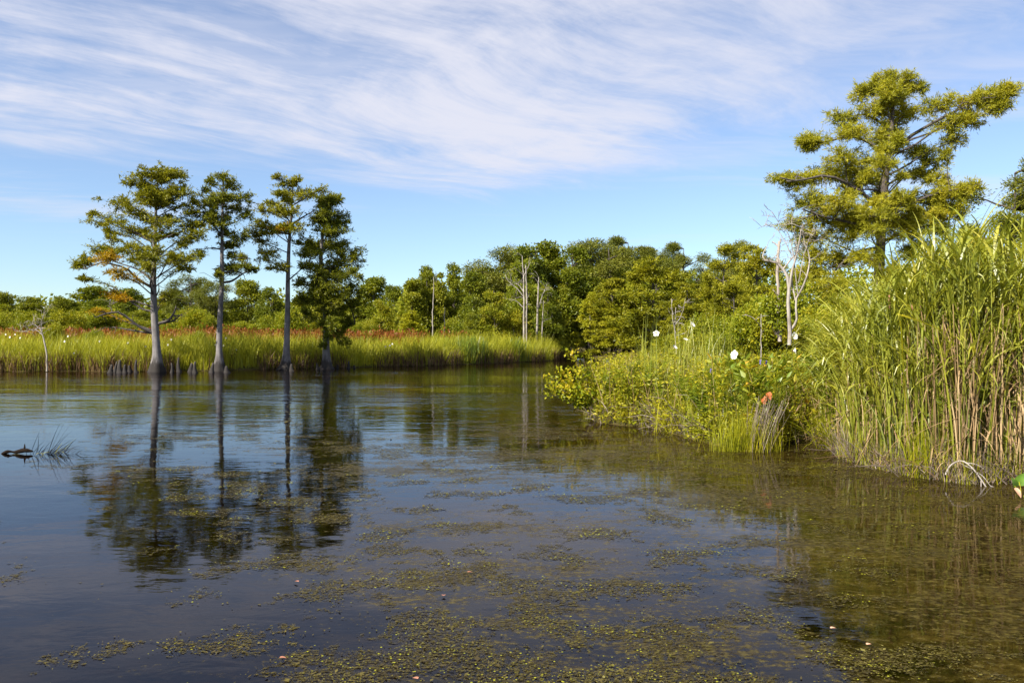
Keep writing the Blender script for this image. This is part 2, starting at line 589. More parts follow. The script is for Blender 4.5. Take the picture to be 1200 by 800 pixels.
def build_ground():
    xs = np.unique(np.concatenate([[-3000, -1500, -700, -350], np.arange(-220, -40, 4.0), np.arange(-40, -4, 1.2), np.arange(-4, 14, 0.22), np.arange(14, 40, 1.2), np.arange(40, 200, 8.0), [350, 700, 1500, 3000]]))
    ys = np.unique(np.concatenate([[-1500, -500, -200], np.arange(-80, 0, 6.0), np.arange(0, 10, 1.0), np.arange(10, 28, 0.22), np.arange(28, 110, 1.0), np.arange(110, 260, 10.0), [400, 800, 1600, 3500]]))
    X, Y = np.meshgrid(xs, ys)
    Z = ground_z(X, Y)
    nx, ny = len(xs), len(ys)
    i = np.arange(ny - 1)[:, None] * nx + np.arange(nx - 1)[None, :]
    q = np.stack([i, i + 1, i + 1 + nx, i + nx], -1).reshape(-1, 4)
    mb = MB()
    mb.add(np.stack([X, Y, Z], -1).reshape(-1, 3), q)
    m, t = new_mat('marsh_soil_and_pond_bed')
    out = t.n('ShaderNodeOutputMaterial')
    geo = t.n('ShaderNodeNewGeometry')
    sep = t.n('ShaderNodeSeparateXYZ')
    t.l(geo.outputs['Position'], sep.inputs[0])
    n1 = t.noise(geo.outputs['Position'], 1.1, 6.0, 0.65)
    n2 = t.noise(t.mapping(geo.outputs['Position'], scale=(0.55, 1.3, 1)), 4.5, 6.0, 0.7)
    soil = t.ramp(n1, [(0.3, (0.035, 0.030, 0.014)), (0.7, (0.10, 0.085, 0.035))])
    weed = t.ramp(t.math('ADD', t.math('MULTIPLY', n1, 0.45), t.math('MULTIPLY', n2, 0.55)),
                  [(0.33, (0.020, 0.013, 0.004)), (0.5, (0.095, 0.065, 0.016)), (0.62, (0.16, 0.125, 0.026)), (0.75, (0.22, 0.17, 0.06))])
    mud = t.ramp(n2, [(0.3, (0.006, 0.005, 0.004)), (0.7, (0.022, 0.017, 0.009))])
    # weed over the shallows; deep peat mud painted dark for light the water absorbs
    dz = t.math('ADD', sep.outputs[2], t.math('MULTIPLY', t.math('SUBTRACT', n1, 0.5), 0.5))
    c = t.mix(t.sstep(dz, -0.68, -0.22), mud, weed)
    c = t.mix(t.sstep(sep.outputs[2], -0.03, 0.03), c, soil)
    p = t.n('ShaderNodeBsdfDiffuse')
    t.l(c, p.inputs[0])
    bp = t.n('ShaderNodeBump')
    bp.inputs['Strength'].default_value = 0.9
    bp.inputs['Distance'].default_value = 0.08
    t.l(n2, bp.inputs['Height'])
    t.l(bp.outputs[0], p.inputs['Normal'])
    t.l(p.outputs[0], out.inputs[0])
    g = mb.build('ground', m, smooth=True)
    tag(g, kind='structure')


def build_water():
    mb = MB()
    xs = np.concatenate([[-240], np.linspace(-60, 40, 26), [90]])
    ys = np.concatenate([[-70], np.linspace(0, 105, 28), [112]])
    X, Y = np.meshgrid(xs, ys)
    nx, ny = len(xs), len(ys)
    i = np.arange(ny - 1)[:, None] * nx + np.arange(nx - 1)[None, :]
    q = np.stack([i, i + 1, i + 1 + nx, i + nx], -1).reshape(-1, 4)
    mb.add(np.stack([X, Y, np.zeros_like(X)], -1).reshape(-1, 3), q)
    m, t = new_mat('pond_water')
    out = t.n('ShaderNodeOutputMaterial')
    geo = t.n('ShaderNodeNewGeometry')
    pos = geo.outputs['Position']
    sep = t.n('ShaderNodeSeparateXYZ')
    t.l(pos, sep.inputs[0])
    # breeze patches: ripples are stronger in the middle of the pond
    patch = t.noise(t.mapping(pos, scale=(0.05, 0.13, 1)), 1.0, 3.0, 0.5)
    mid = t.math('MULTIPLY', t.sstep(sep.outputs[1], 15.0, 26.0), t.sstep(sep.outputs[1], 50.0, 62.0, 1.0, 0.35))
    amp = t.math('ADD', 0.10, t.math('MULTIPLY', mid, t.sstep(patch, 0.36, 0.62, 0.10, 0.72)))
    r1 = t.noise(t.mapping(pos, scale=(1.0, 1.9, 1)), 2.2, 3.0, 0.55, 0.4)
    r2 = t.noise(t.mapping(pos, scale=(1.0, 2.2, 1), rot=(0, 0, 0.5)), 0.6, 2.0, 0.5, 0.3)
    h = t.math('ADD', t.math('MULTIPLY', r1, 0.35), t.math('MULTIPLY', r2, 0.8))
    h = t.math('MULTIPLY', h, amp)
    bp = t.n('ShaderNodeBump')
    bp.inputs['Strength'].default_value = 1.0
    bp.inputs['Distance'].default_value = 0.055
    t.l(h, bp.inputs['Height'])
    fr = t.n('ShaderNodeFresnel')
    fr.inputs[0].default_value = 1.30
    t.l(bp.outputs[0], fr.inputs['Normal'])
    gl = t.n('ShaderNodeBsdfGlossy')
    gl.inputs['Roughness'].default_value = 0.03
    gl.inputs[0].default_value = (0.80, 0.80, 0.84, 1)
    t.l(bp.outputs[0], gl.inputs['Normal'])
    tr = t.n('ShaderNodeBsdfTransparent')
    tr.inputs[0].default_value = (0.64, 0.50, 0.30, 1)
    # film of weed growing up to the surface: mats with ragged, stretched outlines
    zone = t.math('MULTIPLY', t.sstep(sep.outputs[1], 13.0, 27.0, 1.0, 0.0), t.sstep(t.math('ADD', sep.outputs[0], t.math('MULTIPLY', sep.outputs[1], 0.33)), -3.5, 2.0))
    f1 = t.noise(t.mapping(pos, scale=(0.55, 1.0, 1)), 0.55, 3.0, 0.55)
    f2 = t.noise(t.mapping(pos, scale=(0.8, 1.25, 1)), 3.2, 6.0, 0.68, 0.5)
    f3 = t.noise(t.mapping(pos, scale=(0.9, 1.2, 1)), 16.0, 4.0, 0.7)
    s = t.math('ADD', t.math('MULTIPLY', f1, 0.75), t.math('ADD', t.math('MULTIPLY', f2, 0.75), t.math('MULTIPLY', f3, 0.35)))
    s = t.math('ADD', s, t.math('MULTIPLY', t.math('SUBTRACT', zone, 1.0), 0.38))
    s = t.math('ADD', s, 0.03)
    bank = t.sstep(t.math('ADD', sep.outputs[0], t.math('MULTIPLY', t.math('ABSOLUTE', t.math('SUBTRACT', sep.outputs[1], 12.0)), -0.28)), -0.6, 2.6)
    bank = t.math('MULTIPLY', bank, t.sstep(sep.outputs[1], 17.0, 30.0, 1.0, 0.0))
    f4 = t.noise(t.mapping(pos, scale=(0.8, 1.3, 1)), 1.3, 4.0, 0.6, 0.6)
    subs = t.math('ADD', t.math('MULTIPLY', s, 0.6), t.math('ADD', t.math('MULTIPLY', bank, 0.55), t.math('MULTIPLY', f4, 0.5)))
    subm = t.sstep(subs, 0.80, 1.12, 0.0, 0.96)
    f5 = t.noise(t.mapping(pos, scale=(0.9, 1.4, 1)), 7.0, 6.0, 0.72)
    sc = t.ramp(t.math('ADD', t.math('MULTIPLY', f5, 0.65), t.math('MULTIPLY', f4, 0.35)), [(0.38, (0.004, 0.0025, 0.001)), (0.48, (0.015, 0.0095, 0.0025)), (0.57, (0.034, 0.0225, 0.0045)), (0.67, (0.085, 0.064, 0.018))])
    sd = t.n('ShaderNodeBsdfDiffuse')
    t.l(sc, sd.inputs[0])
    below = t.mixsh(subm, tr.outputs[0], sd.outputs[0])
    water = t.mixsh(fr.outputs[0], below, gl.outputs[0])
    film = t.sstep(t.math('ADD', t.math('ADD', s, t.math('MULTIPLY', bank, 0.02)), t.math('MULTIPLY', t.math('SUBTRACT', f3, 0.5), 0.35)), 0.915, 1.10, 0.0, 0.74)
    wc = t.ramp(f3, [(0.36, (0.007, 0.004, 0.0015)), (0.5, (0.030, 0.021, 0.004)), (0.63, (0.085, 0.066, 0.012))])
    wd = t.n('ShaderNodeBsdfPrincipled')
    t.l(wc, wd.inputs['Base Color'])
    wd.inputs['Roughness'].default_value = 0.5
    wd.inputs['Specular IOR Level'].default_value = 0.12
    bp2 = t.n('ShaderNodeBump')
    bp2.inputs['Strength'].default_value = 0.6
    bp2.inputs['Distance'].default_value = 0.01
    t.l(f3, bp2.inputs['Height'])
    t.l(bp2.outputs[0], wd.inputs['Normal'])
    sh = t.mixsh(film, water, wd.outputs[0])
    t.l(sh, out.inputs[0])
    w = mb.build('water', m)
    tag(w, kind='structure')


build_ground()
build_water()


def on_land(n, x0, x1, y0, y1, rng, lo=0.0, hi=1e9, fall=None):
    """random ground points between two distances from the shore"""
    out = []
    tot = 0
    while tot < n:
        k = max(2000, int((n - tot) * 2))
        x = rng.uniform(x0, x1, k)
        y = rng.uniform(y0, y1, k)
        sd = pond_sd(x, y)
        ok = (sd > lo) & (sd < hi)
        if fall:
            ok &= rng.random(k) < np.exp(-np.maximum(sd, 0) / fall)
        pt = np.stack([x[ok], y[ok]], -1)
        out.append(pt)
        tot += len(pt)
        if len(out) > 400:
            break
    p = np.concatenate(out)[:n]
    return np.column_stack([p, ground_z(p[:, 0], p[:, 1])])


# ------------------------------------------------------------------ hero cypresses
def flute(n_flute, n_rings_frac=0.35, amt=0.22, seed=0):
    def f(n, th):
        r = np.random.default_rng(seed)
        ph = r.uniform(0, 6.28)
        t = np.linspace(0, 1, n)[:, None]
        k = np.clip(1 - t / n_rings_frac, 0, 1) ** 1.5
        return 1 + k * amt * np.cos(n_flute * th[None, :] + ph) + 0.03 * np.sin(3 * th[None, :] + 9 * t + ph)
    return f


def pad_foliage(mb, bm, c, rx, ry, rz, rng, nleaf, L, W, ntwig=12, twig_r=0.012, spread=0.13, feather=False, vs=0.45):
    """a flat spray of feathery twigs round c; leaves go to mb, twigs to bm"""
    e = rng.normal(size=(ntwig, 3))
    e = unit(e) * (rng.uniform(0.35, 1.2, (ntwig, 1)) if feather else rng.uniform(0.6, 1.12, (ntwig, 1)))
    ends = c + e * np.array([rx, ry, rz])
    starts = c + (ends - c) * rng.uniform(0.0, 0.35 if feather else 0.25, (ntwig, 1)) - np.array([0, 0, rz * 0.35])
    for i in range(ntwig):
        if bm is not None:
            tube(bm, np.stack([starts[i], (starts[i] + ends[i]) / 2 + rng.normal(0, 0.04, 3) * rz, ends[i]]), [twig_r, twig_r * 0.7, twig_r * 0.35], 3, cap=False)
    k = rng.integers(0, ntwig, nleaf)
    t = rng.uniform(0.15, 1.08, nleaf)[:, None]
    dirs = unit(ends - starts)[k]
    p = starts[k] + (ends - starts)[k] * t
    if feather:
        # second order twiglets: every leaf sits on one of a few side shoots of its twig
        nsh = 7
        sh = unit(np.repeat(unit(ends - starts), nsh, 0) + rng.normal(0, 0.75, (ntwig * nsh, 3)) * np.array([1, 1, vs]) + np.array([0, 0, 0.08]))
        st = rng.uniform(0.2, 1.0, (ntwig * nsh, 1))
        so = np.repeat(starts, nsh, 0) + np.repeat(ends - starts, nsh, 0) * st
        m = rng.integers(0, ntwig * nsh, nleaf)
        ln = 0.24 * (rx + ry) * rng.uniform(0.3, 1.0, (ntwig * nsh, 1))
        tt = rng.uniform(0, 1, (nleaf, 1))
        p = so[m] + sh[m] * ln[m] * tt + np.array([0, 0, -0.25]) * (ln[m] * tt) ** 2 + rng.normal(0, 0.025, (nleaf, 3))
        d = sh[m] * 0.7 + rng.normal(0, 0.5, (nleaf, 3)) + np.array([0, 0, -0.08])
    else:
        p = p + rng.normal(0, 1, (nleaf, 3)) * np.array([rx * spread, ry * spread, rz * 0.22])
        d = dirs * 0.8 + rng.normal(0, 0.62, (nleaf, 3)) + np.array([0, 0, 0.05])
    leaves(mb, p, d, L * rng.uniform(0.6, 1.3, nleaf), W * rng.uniform(0.7, 1.3, nleaf), rng)


def hero(name, label, D, trunk, pads, limbs, leafmat, seed, dens=1.0, L=0.22, W=0.055, turn=None, barkmat='bark', extra=0.3, flat=1.0, flare=1.0, limbmat='limb', fill=7):
    rng = np.random.default_rng(seed)
    bx, by = trunk[0][0], trunk[0][1]
    s = D / F
    base = np.array([PX(bx, D), D, PZ(by, D)])
    root = thing(name, label, 'tree', base)

    def loc(px, py, dy=0.0):
        return np.array([PX(px, D + dy), D + dy, PZ(py, D + dy)]) - base
    tp = poly_curve([loc(a[0], a[1]) for a in trunk], 30)
    tr = np.interp(np.linspace(0, len(trunk) - 1, 30), np.arange(len(trunk)), [a[2] * s * (1.05 if i_ == 0 else 0.92 if i_ == 1 else 0.78) for i_, a in enumerate(trunk)])
    tp[:, 1] += np.linspace(0, 1, 30) * rng.normal(0, 0.3)
    tmb = MB()
    tube(tmb, tp, tr, 14, ribs=flute(6, 0.3, 0.3 * flare, seed))
    tmb.build('trunk', M[barkmat], root, smooth=True)
    bm = MB()

    def trunk_at(z):
        i = np.argmin(abs(tp[:, 2] - z))
        return tp[i], tr[i]
    allp = list(pads)
    ys = np.array([p[1] for p in pads])
    dxs = np.array([abs(p[0] - trunk_at((by - p[1]) * s)[0][0] / s - bx) for p in pads])
    fm, ym = MB(), MB()
    jobs = []
    pads = list(pads)
    for _ in range(fill):
        i = rng.integers(0, len(ys))
        near = [j for j in range(len(ys)) if j != i and math.hypot(pads[j][0] - pads[i][0], pads[j][1] - pads[i][1]) < 42]
        if near:
            j = near[rng.integers(0, len(near))]
            pads.append(((pads[i][0] + pads[j][0]) / 2 + rng.normal(0, 3), (pads[i][1] + pads[j][1]) / 2 + rng.normal(0, 2.5), rng.uniform(8, 13), rng.uniform(3.5, 6)))
    ys = np.array([p[1] for p in pads])
    dxs = np.array([abs(p[0] - trunk_at((by - p[1]) * s)[0][0] / s - bx) for p in pads])
    for i, p in enumerate(pads):
        near = abs(ys - p[1]) < 22
        R = min(max(dxs[near].max(), 14), 14 + 0.55 * max(p[1] - trunk[-1][1], 0), 70)
        dep = math.sqrt(max(R * R - dxs[i] ** 2, 0)) * rng.uniform(-0.85, 0.85)
        jobs.append((p, dep, 1.0))
        if rng.random() < extra:
            cx = trunk_at((by - p[1]) * s)[0][0] / s + bx
            jobs.append(((cx + rng.uniform(-0.35, 0.35) * R, p[1] + rng.uniform(-4, 4), p[2] * 0.75, p[3] * 0.9), R * rng.choice([-1, 1]) * rng.uniform(0.45, 0.95), 0.8))
    limbpts = []
    for lb in limbs:
        dep = rng.uniform(-0.6, 0.6)
        k = len(lb) - 1
        pts = [loc(q[0], q[1], dep * j * 0.8) for j, q in enumerate(lb)]
        pc = poly_curve(pts, 10)
        limbpts.append(pc)
        w0 = lb[0][2] * s
        tube(bm, pc, np.linspace(w0, w0 * 0.3, 10), 6)
        for j in range(7):
            i = rng.integers(3, 10)
            q = pc[i] + rng.normal(0, 1, 3) * np.array([0.5, 0.5, 0.28])
            tube(bm, curve(pc[i], q, rng, 0.1, 0.08, 5), np.linspace(w0 * 0.3, 0.01, 5), 4)
    limbpts = np.concatenate(limbpts) if limbpts else np.zeros((0, 3))
    for p, dep, kd in jobs:
        c = loc(p[0], p[1], dep * s)
        rx, rz = p[2] * s * 1.05, p[3] * s * flat * 1.12
        ry = rx * rng.uniform(0.6, 0.95)
        c0, _ = trunk_at(c[2])
        hd = math.hypot(c[0] - c0[0], c[1])
        z0 = max(c[2] - 0.42 * hd - 0.25, 0.22 * tp[-1, 2])
        a, ra = trunk_at(z0)
        r0 = min(0.10, 0.014 + hd * 0.013)
        r0 = min(r0, ra * 0.7)
        if len(limbpts):
            dl = np.linalg.norm(limbpts - c + np.array([0, 0, 0.3]), axis=1)
            j = int(np.argmin(dl))
            if dl[j] < 0.6 * hd and limbpts[j][2] < c[2] + 0.3:
                a, r0 = limbpts[j], min(r0, 0.03)
        pts = curve(a, c - np.array([0, 0, rz * 0.3]), rng, sag=0.05, wig=0.04, n=8)
        tube(bm, pts, np.linspace(r0, 0.018, 8), 5)
        n = int(dens * kd * (9.0 if D > 40 else 5.6) * (p[2] * p[3]) ** 0.85 + 150)
        yellow = len(p) > 4
        m = int(n * (0.45 if D > 40 else 0.22))
        tt = rng.uniform(0.45, 1.0, m)
        lp = np.stack([np.interp(tt, np.linspace(0, 1, 8), pts[:, q]) for q in range(3)], -1)
        wd_ = (0.30 + 0.55 * tt)[:, None] * np.array([rx, ry, rz * 0.9]) * 0.62
        cl = rng.integers(0, 16, m)
        co = rng.normal(0, 1, (16, 3))
        lp = lp + (0.7 * co[cl] + 0.42 * rng.normal(0, 1, (m, 3))) * wd_ + np.array([0, 0, rz * 0.25])
        leaves(ym if yellow else fm, lp, rng.normal(0, 1, (m, 3)) * np.array([1, 1, 0.45]), L * rng.uniform(0.6, 1.2, m), W * rng.uniform(0.7, 1.2, m), rng)
        pad_foliage(ym if yellow else fm, bm, c, rx, ry, rz, rng, n, L, W, 15 if D > 40 else 26, feather=True, vs=0.4 if D > 40 else 0.6)
    bm.build('branches', M[limbmat], root, smooth=True)
    fm.build('foliage', M[leafmat], root)
    if ym.nv:
        yo = ym.build('turning_foliage', M[turn or 'cyp_yel'], root)
        if not turn:
            yo['label'] = 'yellow and orange turning leaf sprays'
    return root


hero('bald_cypress', 'broad leftmost cypress of the four, orange-tinged layered lower limbs', 52.5,
     [(184, 437, 9.5), (184, 428, 8.0), (184, 416, 6.4), (183, 400, 5.6), (181, 370, 5.0), (180, 345, 4.4), (180, 320, 3.6), (181, 290, 2.9), (182, 265, 2.3), (183, 240, 1.7), (185, 215, 1.1), (187, 200, 0.5)],
     [(183, 206, 30, 7), (200, 203, 18, 6), (159, 213, 16, 7), (216, 225, 24, 8), (183, 222, 24, 7), (141, 238, 24, 6), (190, 238, 20, 6), (228, 237, 14, 7), (128, 259, 26, 6), (110, 250, 6, 4),
      (157, 248, 18, 5), (157, 271, 16, 4.5), (180, 258, 14, 6), (227, 263, 24, 7), (198, 275, 14, 4), (231, 277, 18, 6), (131, 280, 9, 2.5), (135, 293, 34, 6), (98, 304, 14, 6), (128, 302, 24, 4.5, 1),
      (157, 290, 22, 5), (183, 293, 9, 4), (209, 303, 19, 6), (231, 297, 12, 6), (216, 313, 11, 5), (138, 319, 18, 5, 1), (102, 326, 8, 4), (135, 344, 14, 3.5, 1), (142, 349, 12, 3, 1), (117, 364, 13, 2.5, 1), (95, 312, 9, 4)],
     [[(182, 391, 2.0), (162, 382, 1), (142, 367, 1), (126, 367, 1), (112, 372, 1)], [(181, 361, 1.4), (165, 355, 1), (145, 352, 1), (128, 357, 1)], [(186, 379, 2.0), (198, 375, 1), (204, 366, 1), (206, 360, 1)],
      [(187, 379, 1.5), (202, 376, 1), (213, 368, 1)], [(182, 391, 1.4), (155, 387, 1), (132, 383, 1)], [(180, 338, 1.9), (160, 326, 1), (147, 314, 1), (120, 308, 1), (100, 315, 1)], [(180, 330, 1.7), (162, 316, 1), (135, 307, 1)], [(180, 352, 1.0), (186, 340, 1), (185, 330, 1)]],
     'cyp', 11, dens=1.35, extra=0.3)
hero('bald_cypress', 'slim cypress second from left, one long foliage-tipped lower right limb', 53.5,
     [(257, 436, 8.5), (257, 428, 6.5), (257, 414, 4.8), (257, 395, 4.2), (258.5, 360, 3.7), (260, 330, 3.2), (260, 292, 2.6), (260.5, 270, 2.0), (261, 236, 1.3), (262, 207, 0.5)],
     [(261, 207, 12, 5), (245, 212, 7, 5), (273, 217, 16, 6), (284, 230, 14, 7), (260, 231, 16, 7), (248, 238, 11, 6), (275, 242, 13, 7), (290, 251, 8, 7), (256, 259, 18, 6), (244, 251, 10, 5), (260, 271, 13, 6),
      (273, 286, 12, 4), (281, 277, 15, 7), (287, 313, 13, 4), (257, 318, 6, 5), (296, 316, 7, 3), (240, 222, 5, 4)],
     [[(261, 331, 1.8), (272, 329, 1), (284, 321, 1), (296, 315, 1)], [(260, 292, 1.1), (250, 291, 1), (241, 291, 1)], [(261, 279, 1.3), (252, 266, 1), (240, 253, 1)], [(261, 320, 1.1), (275, 316, 1), (289, 308, 1), (290, 300, 1)], [(260, 330, 0.9), (250, 329, 1)]],
     'cyp_dark', 12, dens=1.0, extra=0.2)
hero('bald_cypress', 'thin cypress third from left, bare trunk below a yellowish crown', 56.5,
     [(334, 434, 8.5), (334.5, 426, 6.2), (335, 412, 4.8), (335.5, 390, 4.3), (336, 360, 3.8), (336, 330, 3.2), (336.7, 292, 2.6), (339, 255, 1.8), (340.5, 225, 1.2), (342, 206, 0.5)],
     [(327, 208, 7, 5), (349, 212, 8, 6), (337, 214, 14, 5), (330, 227, 16, 5), (343, 225, 16, 6), (362, 228, 18, 6), (377, 222, 8, 4.5), (308, 245, 11, 7), (318, 238, 8, 4), (344, 246, 11, 6), (332, 266, 14, 6, 1), (313, 266, 13, 8),
      (299, 274, 15, 8), (349, 266, 13, 5), (325, 313, 15, 6), (306, 282, 9, 7)],
     [[(342, 263, 1.6), (354, 255, 1), (368, 247, 1)], [(336, 330, 1.1), (350, 318, 1), (366, 303, 1)], [(338, 274, 1.2), (322, 273, 1), (305, 276, 1)]],
     'cyp', 13, dens=1.0, extra=0.2)
hero('bald_cypress', 'full dark green cypress rightmost of the four, foliage drooping almost to the grass', 58.0,
     [(382.5, 433, 8.0), (382.5, 426, 6.0), (382, 412, 5.0), (382, 390, 4.6), (381.7, 367, 4.2), (379.5, 335, 4.0), (376, 311, 3.2), (376, 290, 2.6), (379, 265, 1.8), (383, 240, 1.2), (386, 222, 0.5)],
     [(382, 232, 16, 7), (393, 234, 12, 6), (390, 248, 20, 8), (399, 258, 16, 7), (372, 258, 13, 8), (390, 269, 22, 8), (357, 282, 12, 8), (366, 292, 20, 8), (386, 286, 24, 9), (407, 292, 20, 8), (419, 300, 11, 5),
      (405, 305, 24, 9), (376, 311, 26, 9), (410, 318, 17, 9), (397, 322, 26, 10), (376, 330, 22, 9), (413, 337, 15, 11), (395, 342, 20, 9), (373, 349, 22, 9), (357, 352, 13, 8), (392, 360, 16, 9), (416, 356, 11, 12), (360, 369, 12, 8),
      (397, 391, 10, 7), (404, 402, 7, 5), (383, 379, 10, 6), (352, 330, 9, 7), (407, 377, 8, 8)],
     [[(383, 349, 2.2), (396, 347, 1), (407, 354, 1), (413, 366, 1), (416, 380, 1)], [(380, 330, 1.2), (366, 340, 1), (358, 352, 1)]],
     'cyp_dark', 14, dens=1.45, extra=0.35)

rc = hero('bald_cypress', 'large sunlit yellow-green cypress on the right, long top limb reaching to the photo edge', 35.0,
     [(1029, 458, 11), (1029, 440, 9.5), (1028, 400, 8.5), (1028, 340, 7.8), (1029, 300, 7.0), (1031, 262, 6.2), (1033, 228, 5.4), (1036, 192, 4.2), (1040, 159, 3.2), (1042, 120, 2.0), (1044, 86, 0.7)],
     [(1044, 90, 8, 6), (1029, 95, 11, 6), (1064, 92, 9, 6), (1079, 101, 9, 6), (1011, 108, 16, 7), (1050, 110, 22, 8), (1023, 128, 22, 8), (1062, 130, 22, 8), (1098, 122, 24, 7), (1134, 116, 22, 7), (1164, 109, 18, 6), (1186, 103, 12, 5),
      (1170, 127, 16, 6), (1110, 143, 22, 7), (1140, 136, 20, 7), (1119, 163, 13, 6), (990, 138, 18, 7), (999, 156, 26, 8), (954, 165, 22, 6), (940, 165, 9, 4), (1038, 159, 24, 9), (1074, 177, 20, 7), (990, 186, 34, 9), (1026, 192, 22, 8), (1092, 189, 15, 7),
      (966, 204, 26, 8), (912, 209, 11, 4), (936, 213, 18, 7), (999, 210, 26, 9), (1080, 204, 18, 6), (1098, 210, 18, 6), (948, 234, 28, 9), (990, 237, 30, 10), (1065, 234, 24, 9), (1110, 228, 24, 9), (1140, 219, 16, 5), (966, 252, 30, 10),
      (1014, 252, 18, 8), (1086, 252, 26, 9), (1122, 246, 16, 9), (1048, 262, 16, 7), (928, 262, 14, 8), (960, 273, 30, 10), (999, 272, 20, 8), (1062, 268, 24, 9), (1098, 267, 20, 8), (958, 298, 22, 10), (985, 302, 18, 9), (940, 318, 18, 9), (975, 330, 22, 10), (1075, 292, 22, 9), (1008, 300, 14, 7), (1050, 318, 20, 9), (1090, 235, 14, 5, 1), (985, 262, 14, 5, 1), (1030, 236, 12, 5, 1), (1100, 250, 12, 5, 1), (1000, 200, 12, 4, 1)],
     [[(1037, 185, 2.0), (1020, 168, 1), (995, 160, 1), (965, 167, 1), (943, 164, 1)], [(1032, 245, 2.2), (1005, 222, 1), (970, 206, 1), (935, 212, 1), (914, 208, 1)], [(1031, 262, 2.2), (1065, 240, 1), (1100, 226, 1), (1140, 219, 1)], [(1030, 285, 2.2), (1070, 268, 1), (1100, 262, 1), (1122, 248, 1)],
      [(1030, 275, 2.2), (1000, 262, 1), (965, 254, 1), (940, 245, 1)], [(1041, 150, 1.6), (1015, 135, 1), (990, 138, 1)], [(1036, 190, 2.6), (1060, 165, 1), (1090, 146, 1), (1120, 130, 1), (1150, 118, 1)], [(1030, 265, 1.6), (1050, 262, 1), (1066, 266, 1)], [(1030, 250, 1.6), (1012, 228, 1), (1005, 212, 1)], [(1033, 224, 1.7), (1018, 222, 1), (1008, 223, 1)], [(1029, 290, 2.0), (1002, 296, 1), (985, 310, 1), (975, 322, 1)], [(1029, 275, 1.3), (1010, 266, 1), (990, 272, 1)]],
     'cyp_near', 15, dens=4.0, L=0.18, W=0.030, turn='cyp_near', fill=26, barkmat='bark_dark', extra=0.35, flat=1.3)


